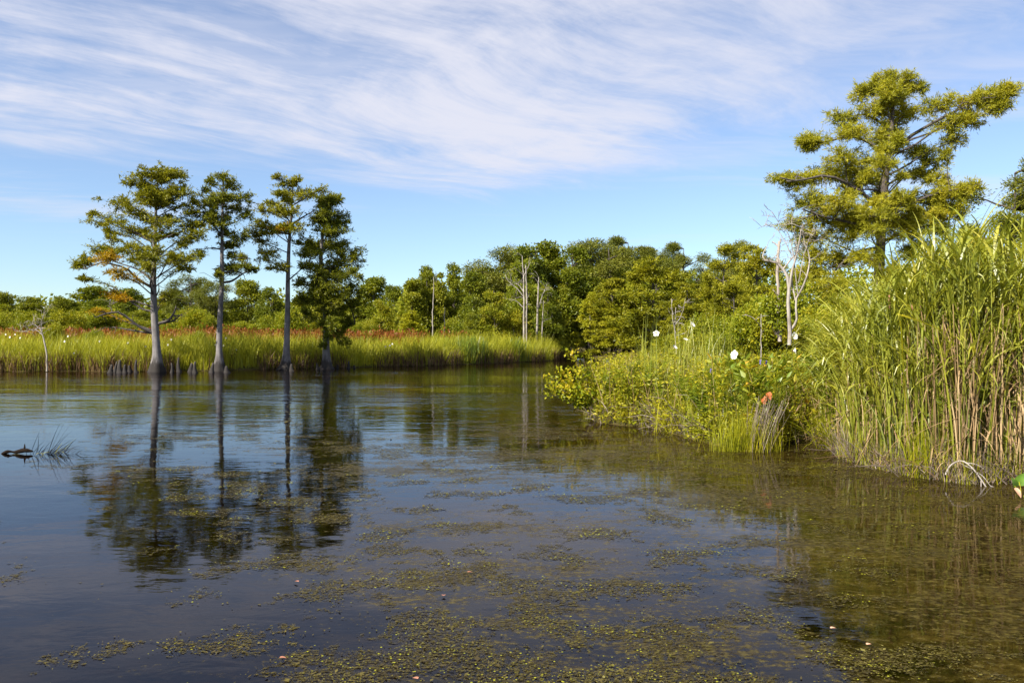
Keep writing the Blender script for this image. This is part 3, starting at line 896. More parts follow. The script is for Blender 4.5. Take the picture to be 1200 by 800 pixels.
# ------------------------------------------------------------------ background trees: mesh kinds of unit height, copied
def grow(kind, seed, dens=1.0):
    """trunk, branches and foliage meshes for one tree of height 10"""
    rng = np.random.default_rng(seed)
    tm, fm = MB(), MB()
    H = 10.0
    lean = rng.normal(0, 0.25, 2)
    tz = np.linspace(0, 1, 12)
    tx = np.stack([lean[0] * tz ** 1.5 + 0.08 * np.sin(tz * 5 + seed), lean[1] * tz ** 1.5, tz * H * 0.94], -1)
    r0 = 0.17 if kind not in ('bush',) else 0.06
    if kind == 'bush':
        tx = tx * np.array([1, 1, 0.5])
    tube(tm, tx, np.linspace(r0, 0.03, 12) * (1 + 0.6 * np.exp(-tz * 14)), 7)

    def at(z):
        i = np.argmin(abs(tx[:, 2] - z))
        return tx[i]

    def lobe(c, rad, n, L, W, out=0.8, shell=0.45):
        e = unit(rng.normal(size=(n, 3)))
        rr = shell + (1 - shell) * rng.random((n, 1)) ** 0.6
        # knock bites out of every lobe so the outline stays uneven
        bite = 1 + 0.28 * np.sin(3.1 * e[:, :1] * 2 + c[0] * 3) * np.cos(2.7 * e[:, 2:3] * 2 + c[1] * 5) + 0.16 * rng.normal(size=(n, 1))
        p = c + e * rr * bite * np.asarray(rad)
        d = e * out + rng.normal(0, 0.7, (n, 3)) + np.array([0, 0, 0.1])
        leaves(fm, p, d, L * rng.uniform(0.6, 1.35, n), W * rng.uniform(0.6, 1.3, n), rng)
    if kind in ('broad', 'narrow', 'bright'):
        wid = {'broad': 2.9, 'narrow': 1.5, 'bright': 2.5}[kind]
        nl = {'broad': 34, 'narrow': 26, 'bright': 30}[kind]
        for i in range(nl):
            z = rng.uniform(0.12, 0.93)
            env = wid * (math.sin(min(1, z * 1.25 + 0.12) * math.pi * 0.86) ** 0.7) * (1.0 if z < 0.75 else 1.0 - (z - 0.75) * 2.2)
            a = rng.uniform(0, 2 * np.pi)
            rr = env * math.sqrt(rng.uniform(0.15, 1.0)) * 0.8
            c = np.array([math.cos(a) * rr, math.sin(a) * rr, z * H]) + np.array([*at(z * H)[:2], 0]) * 0.7
            s = rng.uniform(0.55, 1.15) * (0.75 if z > 0.78 else 1.0) * (0.8 if kind == 'narrow' else 1)
            p0 = at(max(0.4, z * H - rr * 0.7 - 0.5))
            tube(tm, curve(p0, c, rng, -0.03, 0.05, 5), np.linspace(0.05, 0.012, 5), 4)
            lobe(c, (s, s, s * 0.72), int(470 * s * s) + 150, 0.215, 0.145)
    elif kind == 'pine':
        for i in range(38):
            z = 0.46 + 0.51 * rng.random()
            env = 2.6 * math.sqrt(max(0.02, 1 - ((z - 0.68) / 0.31) ** 2))
            a = rng.uniform(0, 2 * np.pi)
            rr = env * math.sqrt(rng.uniform(0.08, 1.0))
            c = np.array([math.cos(a) * rr, math.sin(a) * rr, z * H]) + np.array([*at(z * H)[:2], 0])
            s = rng.uniform(0.45, 0.85)
            p0 = at(z * H - rr * 0.25 - 0.25)
            tube(tm, curve(p0, c, rng, 0.04, 0.05, 6), np.linspace(0.055, 0.02, 6), 4)
            lobe(c + np.array([0, 0, 0.1]), (s * 1.05, s * 1.05, s * 0.7), int((640 * s * s + 120) * dens), 0.24 / dens ** 0.4, 0.06 / dens ** 0.2, 1.0, 0.15)
    elif kind in ('cyplayer', 'cypcone'):
        n = 46 if kind == 'cyplayer' else 44
        for i in range(n):
            z = rng.uniform(0.16, 0.97) if kind == 'cyplayer' else rng.uniform(0.06, 0.99)
            env = (3.2 * math.sqrt(max(0.03, 1 - z ** 2.4))) if kind == 'cyplayer' else 2.3 * (1 - z) ** 0.75 + 0.15
            a = rng.uniform(0, 2 * np.pi)
            rr = env * math.sqrt(rng.uniform(0.12, 1.0))
            c = np.array([math.cos(a) * rr, math.sin(a) * rr, z * H]) + np.array([*at(z * H)[:2], 0])
            s = rng.uniform(0.7, 1.25) * (0.75 if kind == 'cypcone' else 1.0) * (1.0 if z < 0.85 else 0.65)
            p0 = at(max(0.3, z * H - rr * 0.3 - 0.1))
            tube(tm, curve(p0, c, rng, 0.03, 0.03, 5), np.linspace(0.045, 0.012, 5), 4)
            pad_foliage(fm, None, c, s * 1.1, s * 1.1, s * 0.42, rng, int(330 * s * s) + 100, 0.28, 0.10, 12)
    elif kind == 'bush':
        for i in range(22):
            z = rng.uniform(0.08, 0.85)
            env = 3.6 * math.sqrt(max(0.05, 1 - z ** 2))
            a = rng.uniform(0, 2 * np.pi)
            rr = env * math.sqrt(rng.uniform(0.1, 1.0))
            c = np.array([math.cos(a) * rr, math.sin(a) * rr, z * H])
            s = rng.uniform(1.0, 2.0)
            tube(tm, curve((0, 0, 0.2), c, rng, 0.05, 0.05, 5), np.linspace(0.08, 0.02, 5), 4)
            lobe(c, (s, s, s * 0.85), int(270 * s * s) + 110, 0.34, 0.20)
    return tm, fm


KIND = {'broad': ('broadleaf_tree', 'broad', 'bark_dark', 4), 'narrow': ('broadleaf_tree', 'broad', 'bark_dark', 3), 'bright': ('broadleaf_tree', 'bright', 'bark_dark', 3),
        'pine': ('pine_tree', 'pine', 'bark_dark', 4), 'cyplayer': ('bald_cypress', 'cyp', 'limb', 3), 'cypcone': ('bald_cypress', 'yelcyp', 'limb', 2), 'bush': ('shrub', 'bush', 'limb', 4)}
PROTO = {}
for k, (nm, lf, bk, nv) in KIND.items():
    for v in range(nv):
        tm, fm = grow(k, 100 + 17 * v + len(k) * 7, 3.0 if (k == 'pine' and v == 3) else 1.0)
        PROTO[k, v] = (tm.mesh('trunk', M[bk], True), fm.mesh('crown', M[lf]))
_rt = np.random.default_rng(77)


def plant(kind, px, ytop, D, label, group=None, width=1.0, v=None, leaf=None, cat=None):
    """a tree whose top stands at (px, ytop) in the photo when it grows D metres away"""
    nm, lf, bk, nv = KIND[kind]
    v = int(_rt.integers(0, nv)) if v is None else v % nv
    x = PX(px, D)
    gz = float(ground_z(np.array([x]), np.array([float(D)]))[0])
    H = PZ(ytop, D) - gz
    root = thing(nm, label, cat or ('shrub' if kind == 'bush' else 'tree'), (x, D, gz - 0.05), float(_rt.uniform(0, 6.28)), group)
    sc = H / 10.0
    root.scale = (sc * width, sc * width, sc)
    tmesh, cmesh = PROTO[kind, v]
    for part, me in (('trunk', tmesh), ('crown', cmesh)):
        o = bpy.data.objects.new(part, me)
        COL.objects.link(o)
        o.parent = root
        if part == 'crown' and leaf:
            o.material_slots[0].link = 'OBJECT'
            o.material_slots[0].material = M[leaf]
    return root


# right-hand wood, seen one by one
for a in [
    ('pine', 589, 287, 112, 'dark flat-topped pine above the woods just left of the bleached dead trunks', 1.15),
    ('broad', 618, 286, 104, 'broad leafy tree directly behind the bleached dead trunks', 1.0),
    ('narrow', 643, 277, 108, 'pointed dark green tree peaking just right of the bleached dead trunks', 1.2),
    ('broad', 668, 283, 106, 'round green tree between the pointed tree and the paired pines', 1.0),
    ('pine', 697, 281, 116, 'wide rounded pine left of the tallest pine in the wood', 1.15),
    ('pine', 737, 276, 122, 'tallest pine on the skyline at the middle of the wood', 1.0),
    ('pine', 719, 285, 114, 'rounded pine crown filling in left of the tallest pine', 1.2),
    ('pine', 762, 290, 118, 'rounded pine crown stepping down right of the tallest pine', 1.2),
    ('pine', 802, 283, 124, 'isolated pine with sky showing round it, right of the tallest pine', 0.95),
    ('pine', 826, 309, 138, 'small far dark pine low in the skyline gap', 1.0),
    ('cyplayer', 766, 297, 84, 'big spreading cypress filling the middle of the right-hand wood', 1.35),
    ('cyplayer', 720, 325, 92, 'layered cypress behind the small yellow conical cypress', 1.0),
    ('cypcone', 690, 341, 93, 'small yellow conical cypress standing at the head of the creek', 1.15),
    ('cypcone', 722, 360, 91, 'low orange-yellow cypress to the right of the yellow conical one', 1.5),
    ('cyplayer', 848, 288, 92, 'layered cypress with flat shelves right of the skyline gap', 0.9),
    ('pine', 868, 283, 118, 'pale distant pine between two layered cypresses', 0.9),
    ('cyplayer', 886, 282, 66, 'cypress standing behind the dead grey snag', 0.85),
    ('cyplayer', 806, 330, 76, 'dark low cypress under the isolated pine', 1.1),
    ('cyplayer', 862, 330, 62, 'lower yellow-green cypress in front of the layered one', 1.0),
    ('broad', 498, 314, 92, 'leafy tree with a bare white stem and brown-tipped top, left part of the wood', 0.85),
    ('narrow', 501, 306, 95, 'slim tree topped by a small round brownish tuft', 0.75),
    ('narrow', 516, 311, 92, 'slim green tree between the two brown-topped trees', 0.9),
    ('narrow', 534, 304, 96, 'slim brown-topped tree, taller right one of the pair', 0.85),
    ('broad', 556, 317, 86, 'rounded leafy tree right of the slim brown-topped pair', 0.95),
    ('broad', 563, 308, 118, 'far dome-shaped tree behind the slope of the wood', 1.2),
    ('bright', 611, 297, 93, 'light leafy tree whose foliage hangs right behind the double dead trunk', 0.8),
    ('bright', 580, 335, 84, 'light green tree in front of the dark pine, left of dead trunks', 1.0),
    ('narrow', 482, 322, 90, 'leafy tree at the left shoulder of the slim-tree cluster', 1.2),
    ('broad', 440, 323, 128, 'dark rounded far tree right beside the drooping cypress', 1.3),
    ('broad', 462, 333, 120, 'dark far tree in the dip left of the slim trees', 1.0),
    ('bright', 448, 350, 92, 'mid-green tree behind the grass right of the drooping cypress', 1.1),
    ('cypcone', 482, 364, 82, 'low olive-yellow conical tree in front of the slim white stem', 1.6),
    ('broad', 640, 335, 90, 'dark green leafy tree right of the dead trunks, low in the wood', 1.0),
    ('broad', 552, 365, 80, 'dark rounded bushy tree at the grass edge left of the dead trunks', 1.1),
    ('pine', 1189, 188, 45, 'dark pine at the far right edge behind the tall reeds', 1.0),
    ('pine', 226, 321, 112, 'pine seen between the two leftmost cypresses', 1.1),
    ('pine', 250, 330, 108, 'pine directly behind the slim second cypress', 1.0),
    ('broad', 290, 326, 110, 'leafy tree between the second and third cypresses', 1.2),
    ('broad', 318, 333, 106, 'leafy tree just left of the third cypress trunk', 1.0),
    ('broad', 205, 332, 118, 'leafy tree right of the leftmost cypress trunk', 1.1),
    ('broad', 150, 336, 124, 'leafy tree left of the leftmost cypress trunk', 1.3),
    ('broad', 108, 334, 165, 'dark wide far tree on the left skyline', 1.9),
    ('narrow', 40, 344, 122, 'low pointed tree near the left photo edge', 1.2),
    ('broad', 70, 342, 128, 'low rounded tree on the left skyline above the crooked snag', 1.2),
    ('broad', 4, 341, 126, 'low tree cut by the left photo edge', 1.2),
    ('bright', 355, 340, 104, 'light green tree between the third and fourth cypresses', 1.1),
]:
    plant(a[0], a[1], a[2], a[3], a[4], width=a[5], v=3 if a[3] == 45 else None)

for px_, yt_, D_, lb_ in [(62, 377, 60, 'round pale green bush rising from the marsh just right of the crooked snag'), (110, 384, 62, 'low bush in the marsh grass left of the broad cypress'), (232, 386, 61, 'low bush in the marsh grass between the first two cypresses'), (432, 386, 70, 'low yellow-tinged bush in the marsh right of the drooping cypress'), (560, 392, 80, 'low bush at the back of the marsh left of the dead trunks'), (648, 396, 90, 'small bush at the right tip of the left bank')]:
    plant('bush', px_, yt_, D_, lb_, width=0.8, leaf='bright')

# the rest of the woods: trees nothing tells apart
for i in range(34):
    px = -60 + i * 14.5 + _rt.uniform(-6, 6)
    D = _rt.uniform(108, 150)
    kind = ['broad', 'bright', 'narrow', 'broad'][i % 4]
    plant(kind, px, 352 + _rt.uniform(-8, 14), D, 'mid-height leafy tree in the low wood behind the left marsh', 'leafy trees of the low left wood', width=_rt.uniform(1.1, 1.6), cat='tree')
for i in range(26):
    px = 465 + i * 17 + _rt.uniform(-7, 7)
    D = _rt.uniform(92, 112)
    if 672 < px < 745:
        D = _rt.uniform(106, 114)
    kind = ['broad', 'bright', 'broad', 'narrow'][i % 4]
    ref = np.interp(px, [465, 500, 560, 600, 650, 740, 800, 830, 900], [345, 330, 330, 308, 302, 300, 306, 325, 310])
    plant(kind, px, ref + _rt.uniform(8, 34), D, 'leafy tree of the dense wood right of the four cypresses', 'leafy trees of the dense right wood', width=_rt.uniform(0.9, 1.35), cat='tree')
for i in range(40):
    px = -30 + i * 17.5 + _rt.uniform(-7, 7)
    D = _rt.uniform(84, 100)
    x = PX(px, D)
    if float(pond_sd(np.array([x]), np.array([D]))[0]) < 4:
        continue
    plant('bush', px, 371 + _rt.uniform(-12, 8), D, 'yellow-green shrub along the back of the marsh grass', 'shrubs along the back of the marsh', width=_rt.uniform(0.8, 1.2), leaf='bright' if i % 3 else None)
for i in range(44):
    px = 728 + (i * 8.3) + _rt.uniform(-5, 5)
    D = (_rt.uniform(52, 74), _rt.uniform(30, 42), _rt.uniform(23.5, 29))[i % 3]
    x = PX(px, D)
    if float(pond_sd(np.array([x]), np.array([D]))[0]) < 1.5:
        continue
    yt = np.interp(px, [728, 780, 830, 880, 950, 1100], [402, 390, 368, 345, 350, 350]) + _rt.uniform(-6, 14) + (14 if D < 30 else 0)
    plant('bush', px, yt, D, 'olive green shrub in the thicket behind the right-hand marsh', 'shrubs of the thicket behind the right marsh', width=_rt.uniform(0.7, 1.1))


def far_mass():
    """the unbroken wood beyond: one mass"""
    rng = np.random.default_rng(5)
    mb = MB()
    for i in range(260):
        x = rng.uniform(-150, 110)
        y = rng.uniform(128, 190) if x < -15 else rng.uniform(112, 170)
        px = 600 + x / y * F
        yt = np.interp(px, [-100, 0, 100, 300, 440, 500, 600, 740, 830, 900, 1300], [352, 350, 346, 344, 338, 332, 306, 300, 322, 306, 300]) + rng.uniform(0, 22)
        H = PZ(yt, y)
        n = 420
        w = rng.uniform(2.8, 4.5)
        e = unit(rng.normal(size=(n, 3)))
        c = np.array([x, y, H * 0.55])
        p = c + e * np.array([w, w, H * 0.45]) * (0.7 + 0.3 * rng.random((n, 1)) ** 0.5) * (1 + 0.2 * np.sin(e[:, :1] * 7 + i))
        leaves(mb, p, e * 0.6 + rng.normal(0, 0.7, (n, 3)), 0.75 * rng.uniform(0.6, 1.3, n), 0.5, rng)
    o = mb.build('far_woods', M['broad'])
    tag(o, 'unbroken far woodland closing the view behind the nearer trees', 'woods', kind='stuff')


far_mass()


# ------------------------------------------------------------------ dead trees
def dead_tree(name, label, D, base, stems, mat='dead', seed=0, twigs=8, tw=0.5, part='branch'):
    rng = np.random.default_rng(seed)
    s = D / F
    o = np.array([PX(base[0], D), D, PZ(base[1], D)])
    root = thing(name, label, 'dead tree', o)
    for j, st in enumerate(stems):
        mb = MB()
        dep = rng.uniform(-0.5, 0.5) if j else 0.0
        n = len(st)
        pts = [np.array([(q[0] - base[0]) * s, dep * (i / max(1, n - 1)), (base[1] - q[1]) * s]) for i, q in enumerate(st)]
        pc = poly_curve(pts, 14)
        pc[1:-1] += rng.normal(0, 0.25 * s, (12, 3))
        rr = np.interp(np.linspace(0, n - 1, 14), np.arange(n), [q[2] * s * 0.78 for q in st])
        tube(mb, pc, rr, 7)
        for k in range(twigs):
            i = rng.integers(5, 14)
            a = pc[i]
            L = tw * rng.uniform(0.4, 1.2)
            d = unit(rng.normal(0, 1, 3) * np.array([1, 1, 0.5]) + np.array([0, 0, 0.45]))
            cv = curve(a, a + d * L, rng, 0.08, 0.06, 6)
            tube(mb, cv, np.linspace(max(rr[i] * 0.4, 0.008), 0.006, 6), 4)
            for _ in range(2):
                b = cv[rng.integers(2, 5)]
                tube(mb, curve(b, b + unit(d + rng.normal(0, 0.7, 3)) * L * 0.5, rng, 0.05, 0.06, 4), np.linspace(0.008, 0.004, 4), 3)
        mb.build('trunk' if j == 0 else part, M[mat], root, smooth=True)
    return root


dead_tree('dead_tree', 'grey many-stemmed dead snag with a forked broken top beside the big right cypress', 22,
          [925, 402], [[(925, 404, 3.2), (925, 380, 2.8), (924, 350, 2.6), (923, 325, 2.4), (917, 315, 2.0), (908, 307, 1.8), (897, 306, 1.5), (894, 298, 1.0), (899, 288, 0.5)],
                       [(924, 342, 1.9), (928, 315, 1.6), (931, 300, 1.3), (934, 280, 0.9), (937, 262, 0.4)],
                       [(927, 386, 1.9), (933, 375, 1.7), (932, 352, 1.5), (938, 340, 1.4), (945, 320, 1.3), (947, 302, 1.1), (940, 285, 0.8), (938, 270, 0.4)],
                       [(932, 352, 1.1), (929, 330, 1.0), (932, 305, 0.9), (935, 285, 0.7), (930, 262, 0.3)],
                       [(917, 316, 1.3), (927, 304, 1.1), (934, 295, 0.9), (938, 275, 0.4)],
                       [(935, 345, 0.9), (930, 310, 0.8), (924, 280, 0.6), (910, 262, 0.4), (900, 250, 0.25)],
                       [(936, 330, 0.8), (942, 290, 0.6), (948, 268, 0.3)],
                       [(928, 300, 0.7), (916, 272, 0.5), (904, 262, 0.3), (893, 266, 0.15)]], 'dead', 3, twigs=7, tw=0.5)
dead_tree('dead_tree', 'straight broken pole with peeling bark just left of the forked grey snag', 24.5,
          [914, 398], [[(914, 400, 3.0), (913, 375, 2.7), (912, 345, 2.5), (911, 320, 2.3), (912, 300, 2.2), (913, 283, 1.9)], [(913, 290, 1.3), (915, 282, 1.0), (916, 278, 0.5)], [(913, 290, 1.2), (911, 284, 0.9), (911, 281, 0.6)]], 'peel', 4, twigs=1, tw=0.3)
dead_tree('dead_sapling', 'thin forked dead sapling standing in the leafy marsh left of the snags', 20.5,
          [894, 425], [[(892, 425, 0.9), (892, 405, 0.8), (892, 385, 0.7), (892, 368, 0.4)], [(892, 385, 0.7), (886, 379, 0.6), (879, 374, 0.5)]], 'dead', 5, twigs=2, tw=0.25)
dead_tree('dead_sapling', 'pale dead stem rising among white flowers in the middle of the right marsh', 26,
          [793, 425], [[(793, 426, 0.9), (792, 405, 0.8), (791, 385, 0.7), (792, 360, 0.4)], [(792, 390, 0.6), (788, 374, 0.5), (786, 350, 0.3)], [(792, 380, 0.6), (800, 366, 0.4), (804, 350, 0.3)]], 'dead', 6, twigs=4, tw=0.4)
dead_tree('dead_tree', 'tall double bleached dead trunk with drooping side limbs on the left bank of the creek', 84,
          [615, 421], [[(615, 421, 1.72), (614, 390, 1.50), (614, 360, 1.27), (614, 330, 1.05), (613, 314, 0.8), (612, 300, 0.4)], [(617, 416, 1.27), (617, 380, 1.05), (617, 345, 1.2), (616, 312, 0.7)],
                       [(614, 348, 0.8), (606, 338, 0.7), (598, 332, 0.6), (592, 322, 0.4)], [(614, 342, 0.7), (607, 333, 0.6), (602, 333, 0.3)], [(613, 360, 0.7), (604, 352, 0.5), (597, 351, 0.3)], [(613, 326, 0.6), (619, 312, 0.4), (621, 302, 0.2)]], 'dead', 7, twigs=5, tw=1.3)
dead_tree('dead_tree', 'single bleached dead trunk with short branches, right of the double dead trunk', 86,
          [629, 421], [[(628, 421, 1.6), (629, 390, 1.7), (630, 360, 1.3), (631, 335, 0.9), (631, 325, 0.5)], [(631, 360, 0.7), (636, 345, 0.6), (641, 333, 0.4)], [(635, 346, 0.6), (642, 336, 0.3)]], 'dead', 8, twigs=5, tw=1.0)
dead_tree('dead_tree', 'thin pale dead stem at right end of the bleached trunks', 87,
          [635, 420], [[(634, 420, 1.2), (635, 395, 1.0), (636, 372, 0.7), (637, 352, 0.3)], [(635, 378, 0.6), (641, 374, 0.4), (645, 373, 0.2)]], 'dead', 9, twigs=3, tw=0.7)
dead_tree('dead_tree', 'short pale dead stem at left end of the bleached trunks', 85,
          [603, 420], [[(603, 420, 1.0), (602, 395, 0.8), (601, 375, 0.4)], [(602, 388, 0.5), (598, 378, 0.3)]], 'dead', 10, twigs=4, tw=0.8)
dead_tree('dead_tree', 'thin white stem in front of the brown-topped trees', 86,
          [507, 392], [[(507, 394, 1.1), (507, 370, 0.9), (508, 345, 0.7), (508, 325, 0.4)]], 'dead', 21, twigs=2, tw=0.5)
dead_tree('dead_tree', 'shorter thin pale stem right of the white stem among the slim trees', 87,
          [521, 388], [[(521, 390, 0.9), (521, 375, 0.7), (521, 360, 0.4)]], 'dead', 22, twigs=2, tw=0.5)
dead_tree('dead_tree', 'crooked leaning grey snag with a matted bent top in the left marsh', 52.3,
          [55, 434], [[(55, 435, 1.3), (55, 420, 1.2), (53, 405, 1.1), (50, 392, 1.0), (46, 384, 0.8), (38, 388, 0.5)], [(50, 392, 0.8), (40, 386, 0.6), (28, 388, 0.4), (18, 388, 0.2)], [(49, 390, 0.7), (51, 378, 0.5), (56, 370, 0.3)], [(47, 386, 0.7), (40, 380, 0.5), (33, 382, 0.3)]], 'dead', 23, twigs=9, tw=0.8)


# ------------------------------------------------------------------ cypress knees
def knees():
    rng = np.random.default_rng(31)
    spots = [(130, 436, 26), (136, 435, 33), (141, 436, 38), (147, 436, 26), (152, 435, 22), (160, 436, 38), (201, 436, 30), (210, 435, 44), (224, 435, 28), (229, 436, 34), (249, 436, 30), (266, 436, 22),
             (342, 434, 24), (366, 431, 20), (372, 432, 22), (395, 431, 16), (408, 431, 26), (415, 431, 14)]
    lab = ['first knob at the left end of the knee row left of the broad cypress', 'second knee from the left end of the row left of the broad cypress', 'tallest pale-topped knee in the row left of the broad cypress',
           'low knee just right of the pale tall one in the left row', 'small knee near the right end of the left row', 'thick tall knee nearest the broad cypress on its left',
           'knee close to the broad cypress on its right side', 'tall pale-topped knee midway between the first two cypresses', 'left one of twin dark knees before the second cypress', 'right one of twin dark knees before the second cypress',
           'knee touching the left foot of the second cypress', 'low knee touching the right foot of the second cypress', 'knee touching the right foot of the third cypress', 'low knee left of the drooping fourth cypress',
           'knee close against the left foot of the fourth cypress', 'low knee close right of the fourth cypress', 'tallest knee right of the fourth cypress', 'last low knee furthest right along the far bank']
    for (px, py, h), lb in zip(spots, lab):
        D = CH * F / (py - 400) * 0.985
        Hh = h * 0.024
        mb = MB()
        z = np.linspace(0, 1, 8)
        c = np.stack([0.06 * np.sin(z * 3 + px) * Hh, 0.05 * np.cos(z * 2.3 + px), z * Hh - 0.12], -1)
        rad = 0.15 * (1 - 0.62 * z) * (1 + 0.5 * np.exp(-z * 5)) * rng.uniform(0.8, 1.3)
        tube(mb, c, rad, 10, ribs=flute(4, 1.1, 0.22, int(px)))
        o = mb.build('cypress_knee', M['knee'], smooth=True, loc=(PX(px, D), D, 0.0))
        tag(o, 'dark woody ' + lb if len(lb.split()) < 15 else lb, 'cypress knee', 'cypress knees along the far bank')


knees()


# ------------------------------------------------------------------ far marsh
def far_marsh():
    rng = np.random.default_rng(41)
    mb = MB()
    p = on_land(60000, -80, 8, 47, 98, rng, 0.05, 26, fall=7.0)
    ht = 2.42 + 0.30 * snoise(p[:, 0], p[:, 1], 8, 0.5) + 0.22 * snoise(p[:, 0], p[:, 1], 9, 1.6) + rng.normal(0, 0.28, len(p))
    sd = pond_sd(p[:, 0], p[:, 1])
    ht *= np.clip(0.62 + sd * 0.35, 0, 1)
    blades(mb, p, ht, rng.uniform(0.018, 0.040, len(p)), rng.uniform(0, 6.28, len(p)), rng.uniform(0, 0.22, len(p)), rng.uniform(0.1, 1.7, len(p)), rng, 4)
    o = mb.build('marsh_grass', M['reed'])
    tag(o, 'tall yellow-green marsh grass along the far bank', 'marsh grass', kind='stuff')
    mb = MB()
    p = on_land(16000, -80, 8, 47, 98, rng, -0.05, 1.2)
    p = p[snoise(p[:, 0], p[:, 1], 33, 0.9) > -0.25]
    blades(mb, p, rng.uniform(0.3, 1.5, len(p)), rng.uniform(0.03, 0.06, len(p)), rng.uniform(0, 6.28, len(p)), rng.uniform(0, 0.3, len(p)), rng.uniform(0.0, 0.9, len(p)), rng, 3)
    o = mb.build('dead_grass', M['brown'])
    tag(o, 'brown dead grass at the waterline of the far bank', 'dead grass', kind='stuff')
    mb = MB()
    x = rng.uniform(-62, 10, 16000)
    y = rng.uniform(63, 80, 16000) + np.clip(x + 25, 0, 40) * 0.32
    ok = (rng.random(16000) < 0.75) & (pond_sd(x, y) > 3) & (snoise(x, y, 19, 0.35) > -0.25 + np.clip((x + 22) / 25, 0, 0.65))
    x, y = x[ok], y[ok]
    p = np.column_stack([x, y, ground_z(x, y) + 0.0])
    h = 2.55 + 0.25 * snoise(x, y, 21, 0.5) + rng.normal(0, 0.2, len(x))
    blades(mb, p, h, 0.02, rng.uniform(0, 6.28, len(x)), 0.05, 0.1, rng, 2)
    tops = p + np.array([0, 0, 1]) * h[:, None]
    for k in range(2):
        leaves(mb, tops + rng.normal(0, 0.12, tops.shape) - np.array([0, 0, 0.25]), rng.normal(0, 0.5, tops.shape) + np.array([0, 0, 0.8]), 0.34, 0.12, rng)
    o = mb.build('red_marsh_plants', M['red'])
    tag(o, 'band of rust-red seed heads behind the far marsh grass', 'marsh plants', kind='stuff')
    mb = MB()
    for (cx, cy, rx, n) in [(-3.4, 71.5, 2.6, 700), (1.2, 77.5, 1.7, 420), (-26, 55.5, 0.9, 0)]:
        if not n:
            continue
        q = np.column_stack([rng.normal(cx, rx * 0.5, n), rng.normal(cy, 0.7, n)])
        q = q[pond_sd(q[:, 0], q[:, 1]) > 0.1]
        q = np.column_stack([q, ground_z(q[:, 0], q[:, 1])])
        blades(mb, q, rng.uniform(1.7, 2.5, len(q)), rng.uniform(0.05, 0.08, len(q)), rng.uniform(0, 6.28, len(q)), 0.05, rng.uniform(0.1, 0.5, len(q)), rng, 3)
    o = mb.build('cattail_reeds', M['pick'])
    tag(o, 'bluish-green cattail patches in front of the far marsh grass', 'reeds', kind='stuff')


far_marsh()


